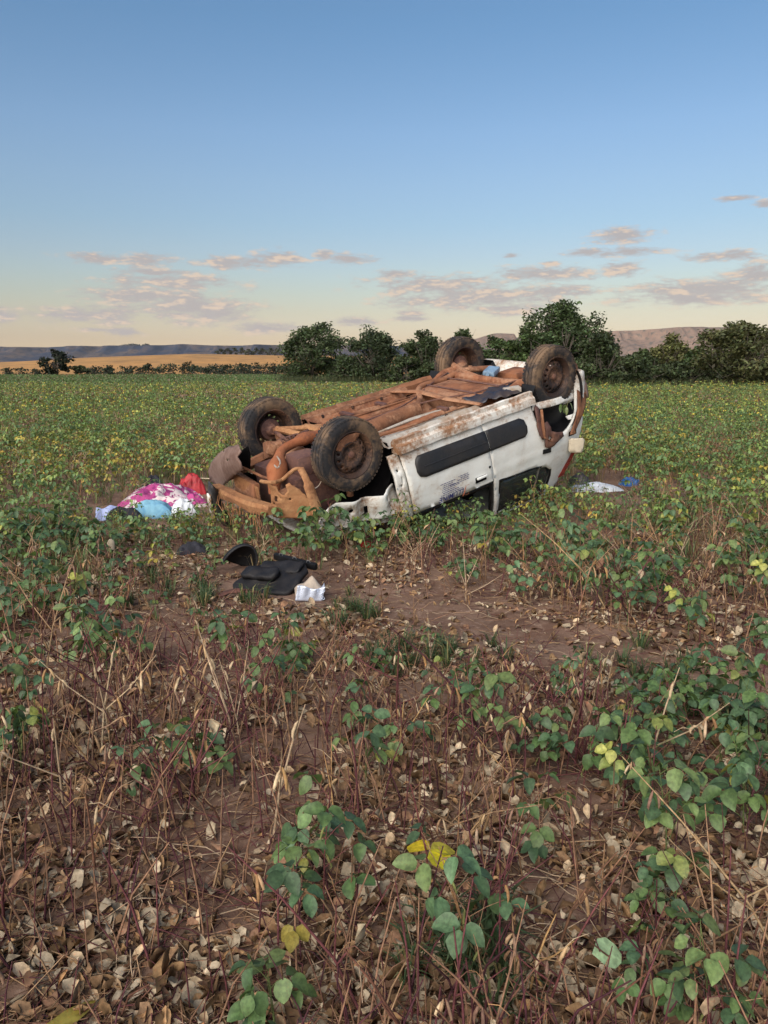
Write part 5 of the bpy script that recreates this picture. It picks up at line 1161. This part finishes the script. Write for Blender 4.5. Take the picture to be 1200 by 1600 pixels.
V = np.stack([.078+.014*u+.012*np.sin(v*8), -.02+.14*u, .01+(.08+.06*u)*v], 2); obj('side_sheet', mesh('side_sheet', V.reshape(-1, 3), qd, M['foil']), fb).modifiers.new('thickness', 'SOLIDIFY').thickness = .003
# smaller scraps
p_ = gnd(374, 938); q_ = MB(); q_.tube(smooth_path([(-.13, .0, .02), (-.05, .02, .045), (.05, .01, .05), (.12, .05, .03)]), [.02, .03, .034, .03, .03, .034, .03, .026, .03, .03, .026, .02, .012], 8, flat=.4); tag(q_.build('plastic_strip', M['rust_strip'], None, loc=(p_[0], p_[1], float(gz(p_[0], p_[1])))), 'reddish brown bent plastic strip below the door trim', 'strip')
mound('black_cloth', 'black cloth lying flat in the plants between the heap and the lamp housing', 'cloth', 300, 862, .26, .16, .07, M['black_cloth'], 12, .3, 2.0, .6)
mound('white_sheet', 'white plastic sheet lying behind the rear end of the car', 'sheet', 930, 766, .62, .26, .07, M['white_bag'], 13, .05, 1.3, .6)
mound('navy_bag', 'dark navy bag at the end of the white sheet under the tail light', 'bag', 905, 762, .24, .22, .15, M['navy'], 14, .2, 2.2, .4)
mound('blue_film', 'blue plastic film scrap beyond the white sheet', 'film', 984, 756, .26, .14, .08, M['royal'], 15, .3, 1.8, .8)
V, Fc = fill([(-.06,-.02),(-.03,.03),(.02,.04),(.07,.01),(.04,-.035)], [], .02); p_ = gnd(572, 864); o = obj('lens_fragment', mesh('lens_fragment', np.c_[V, .02+.2*V[:, 0]**2], Fc, M['red_lens'], False), None, (p_[0], p_[1], float(gz(p_[0], p_[1]))+.05), (.7, .1, .3)); o.modifiers.new('thickness', 'SOLIDIFY').thickness = .008
tag(o, 'broken red lamp lens fragment in the plants before the car', 'lens fragment')
p_ = gnd(175, 884); q_ = MB(); V = [(r_*math.cos(2*PI*k/12)*(1+.1*math.sin(3*k)), r_*math.sin(2*PI*k/12), z) for r_, z in ((.004, .075), (.016, .072), (.026, .05), (.030, .02), (.031, .0)) for k in range(12)]
Fc = [(i*12+k, i*12+(k+1) % 12, (i+1)*12+(k+1) % 12, (i+1)*12+k) for i in range(4) for k in range(12)]+[tuple(range(11, -1, -1))]
tag(obj('pale_husk', mesh('pale_husk', V, Fc, M['pale']), None, (p_[0], p_[1], float(gz(p_[0], p_[1]))+.14), (.1, .15, 0)), 'pale bell-shaped husk caught on top of the plants', 'husk')
p_ = gnd(948, 1032); V, Fc = slab([(-.035,.0),(-.02,.03),(.012,.028),(.03,.004),(.018,-.026),(-.016,-.028)], .012, .012, .008); tag(obj('flat_stone', mesh('flat_stone', V, Fc, M['pale'], False), None, (p_[0], p_[1], float(gz(p_[0], p_[1]))+.012), (.2, .1, .3)), 'small flat pale stone on the bare soil strip', 'stone')
# blue canister stranded on the underside
q_ = MB(); cpos = carw(cpx(768, 580, 2, .13)); q_.box((0, 0, 0), (.22, .13, .06), None, .02); can = q_.build('plastic_canister', M['blue_plastic'], None, loc=tuple(cpos), rot=(CE[0], CE[1]+.05, CE[2]+.5)); tag(can, 'light blue plastic canister lying on the upturned floor by the rear axle', 'canister')
q_ = MB(); q_.tube([(.12, 0, 0), (.145, 0, 0)], .02, 10); q_.build('cap', M['blue_plastic'], can)
# leafy sprig jammed in the rear wheel arch
rsq = np.random.default_rng(4); sg_ = carw(cpx(884, 640, 1, -.80)); spr = obj('leafy_sprig', None, None, tuple(sg_)); tag(spr, 'green leafy sprig jammed between the rear wheel and the bumper', 'sprig')
s_ = stick([np.zeros(3), np.array([.01, -.01, .05]), np.array([.03, -.02, .11])], [.003, .002, .001], 5, (.2, .2, .08)); obj('stem', mesh('stem', *s_[:2], M['dry'], True, s_[2]), spr)
for k in range(7):
    lf = leaflet(.085, .016, .2, .5, 4, pick(GREENS[:2]+[(.16, .2, .08)], rsq), rsq); lf = xf(lf, rotm('Z', rsq.random()*6.3) @ rotm('Y', .5+.6*rsq.random()), (.02*rsq.normal(), -.01, .02+.07*rsq.random())); obj('leaf', mesh('leaf', *lf[:2], M['leaf'], True, lf[2]), spr)
# a few leaves that stand out
def solo_leaf(name, label, px, py, hgt, L, w_, col, rot, fold=.15, curl=.2):
    p_ = gnd(px, py, hgt); lf = leaflet(L, w_, fold, curl, 4, col, rsq); r_ = obj(name, mesh(name, *lf[:2], M['leaf'], True, lf[2]), None, tuple(p_), rot); return tag(r_, label, 'leaf')
solo_leaf('long_leaf', 'long olive-yellow strap leaf lying in the litter', 42, 1640, .03, .19, .022, np.array([.26, .21, .04]), (.1, -.1, .95))
solo_leaf('pale_leaf', 'broad pale green leaf turned upside down over the litter', 925, 1490, .16, .085, .034, np.array([.26, .36, .20]), (.5, .1, .2))
yp = obj('yellow_trifoliate', None, None, tuple(gnd(672, 1400)), (0, 0, 0)); tag(yp, 'bright yellow three-part leaf on a lone dark red stalk', 'plant')
H_ = .13; s_ = stick([np.array([0, 0, -.02]), np.array([-.01, .03, .12]), np.array([-.055, .09, .30])], [.004, .0035, .002], 6, (.10, .03, .03)); obj('stem', mesh('stem', *s_[:2], M['dry'], True, s_[2]), yp)
for (a, c_) in ((2.5, (.62, .46, .015)), (.35, (.52, .46, .05)), (-.9, (.50, .46, .02))):
    lf = xf(leaflet(.085, .035, .1, .15, 4, np.array(c_), rsq), rotm('Z', a) @ rotm('Y', .15), (.0, .035, .125)); obj('leaf', mesh('leaf', *lf[:2], M['leaf'], True, lf[2]), yp)
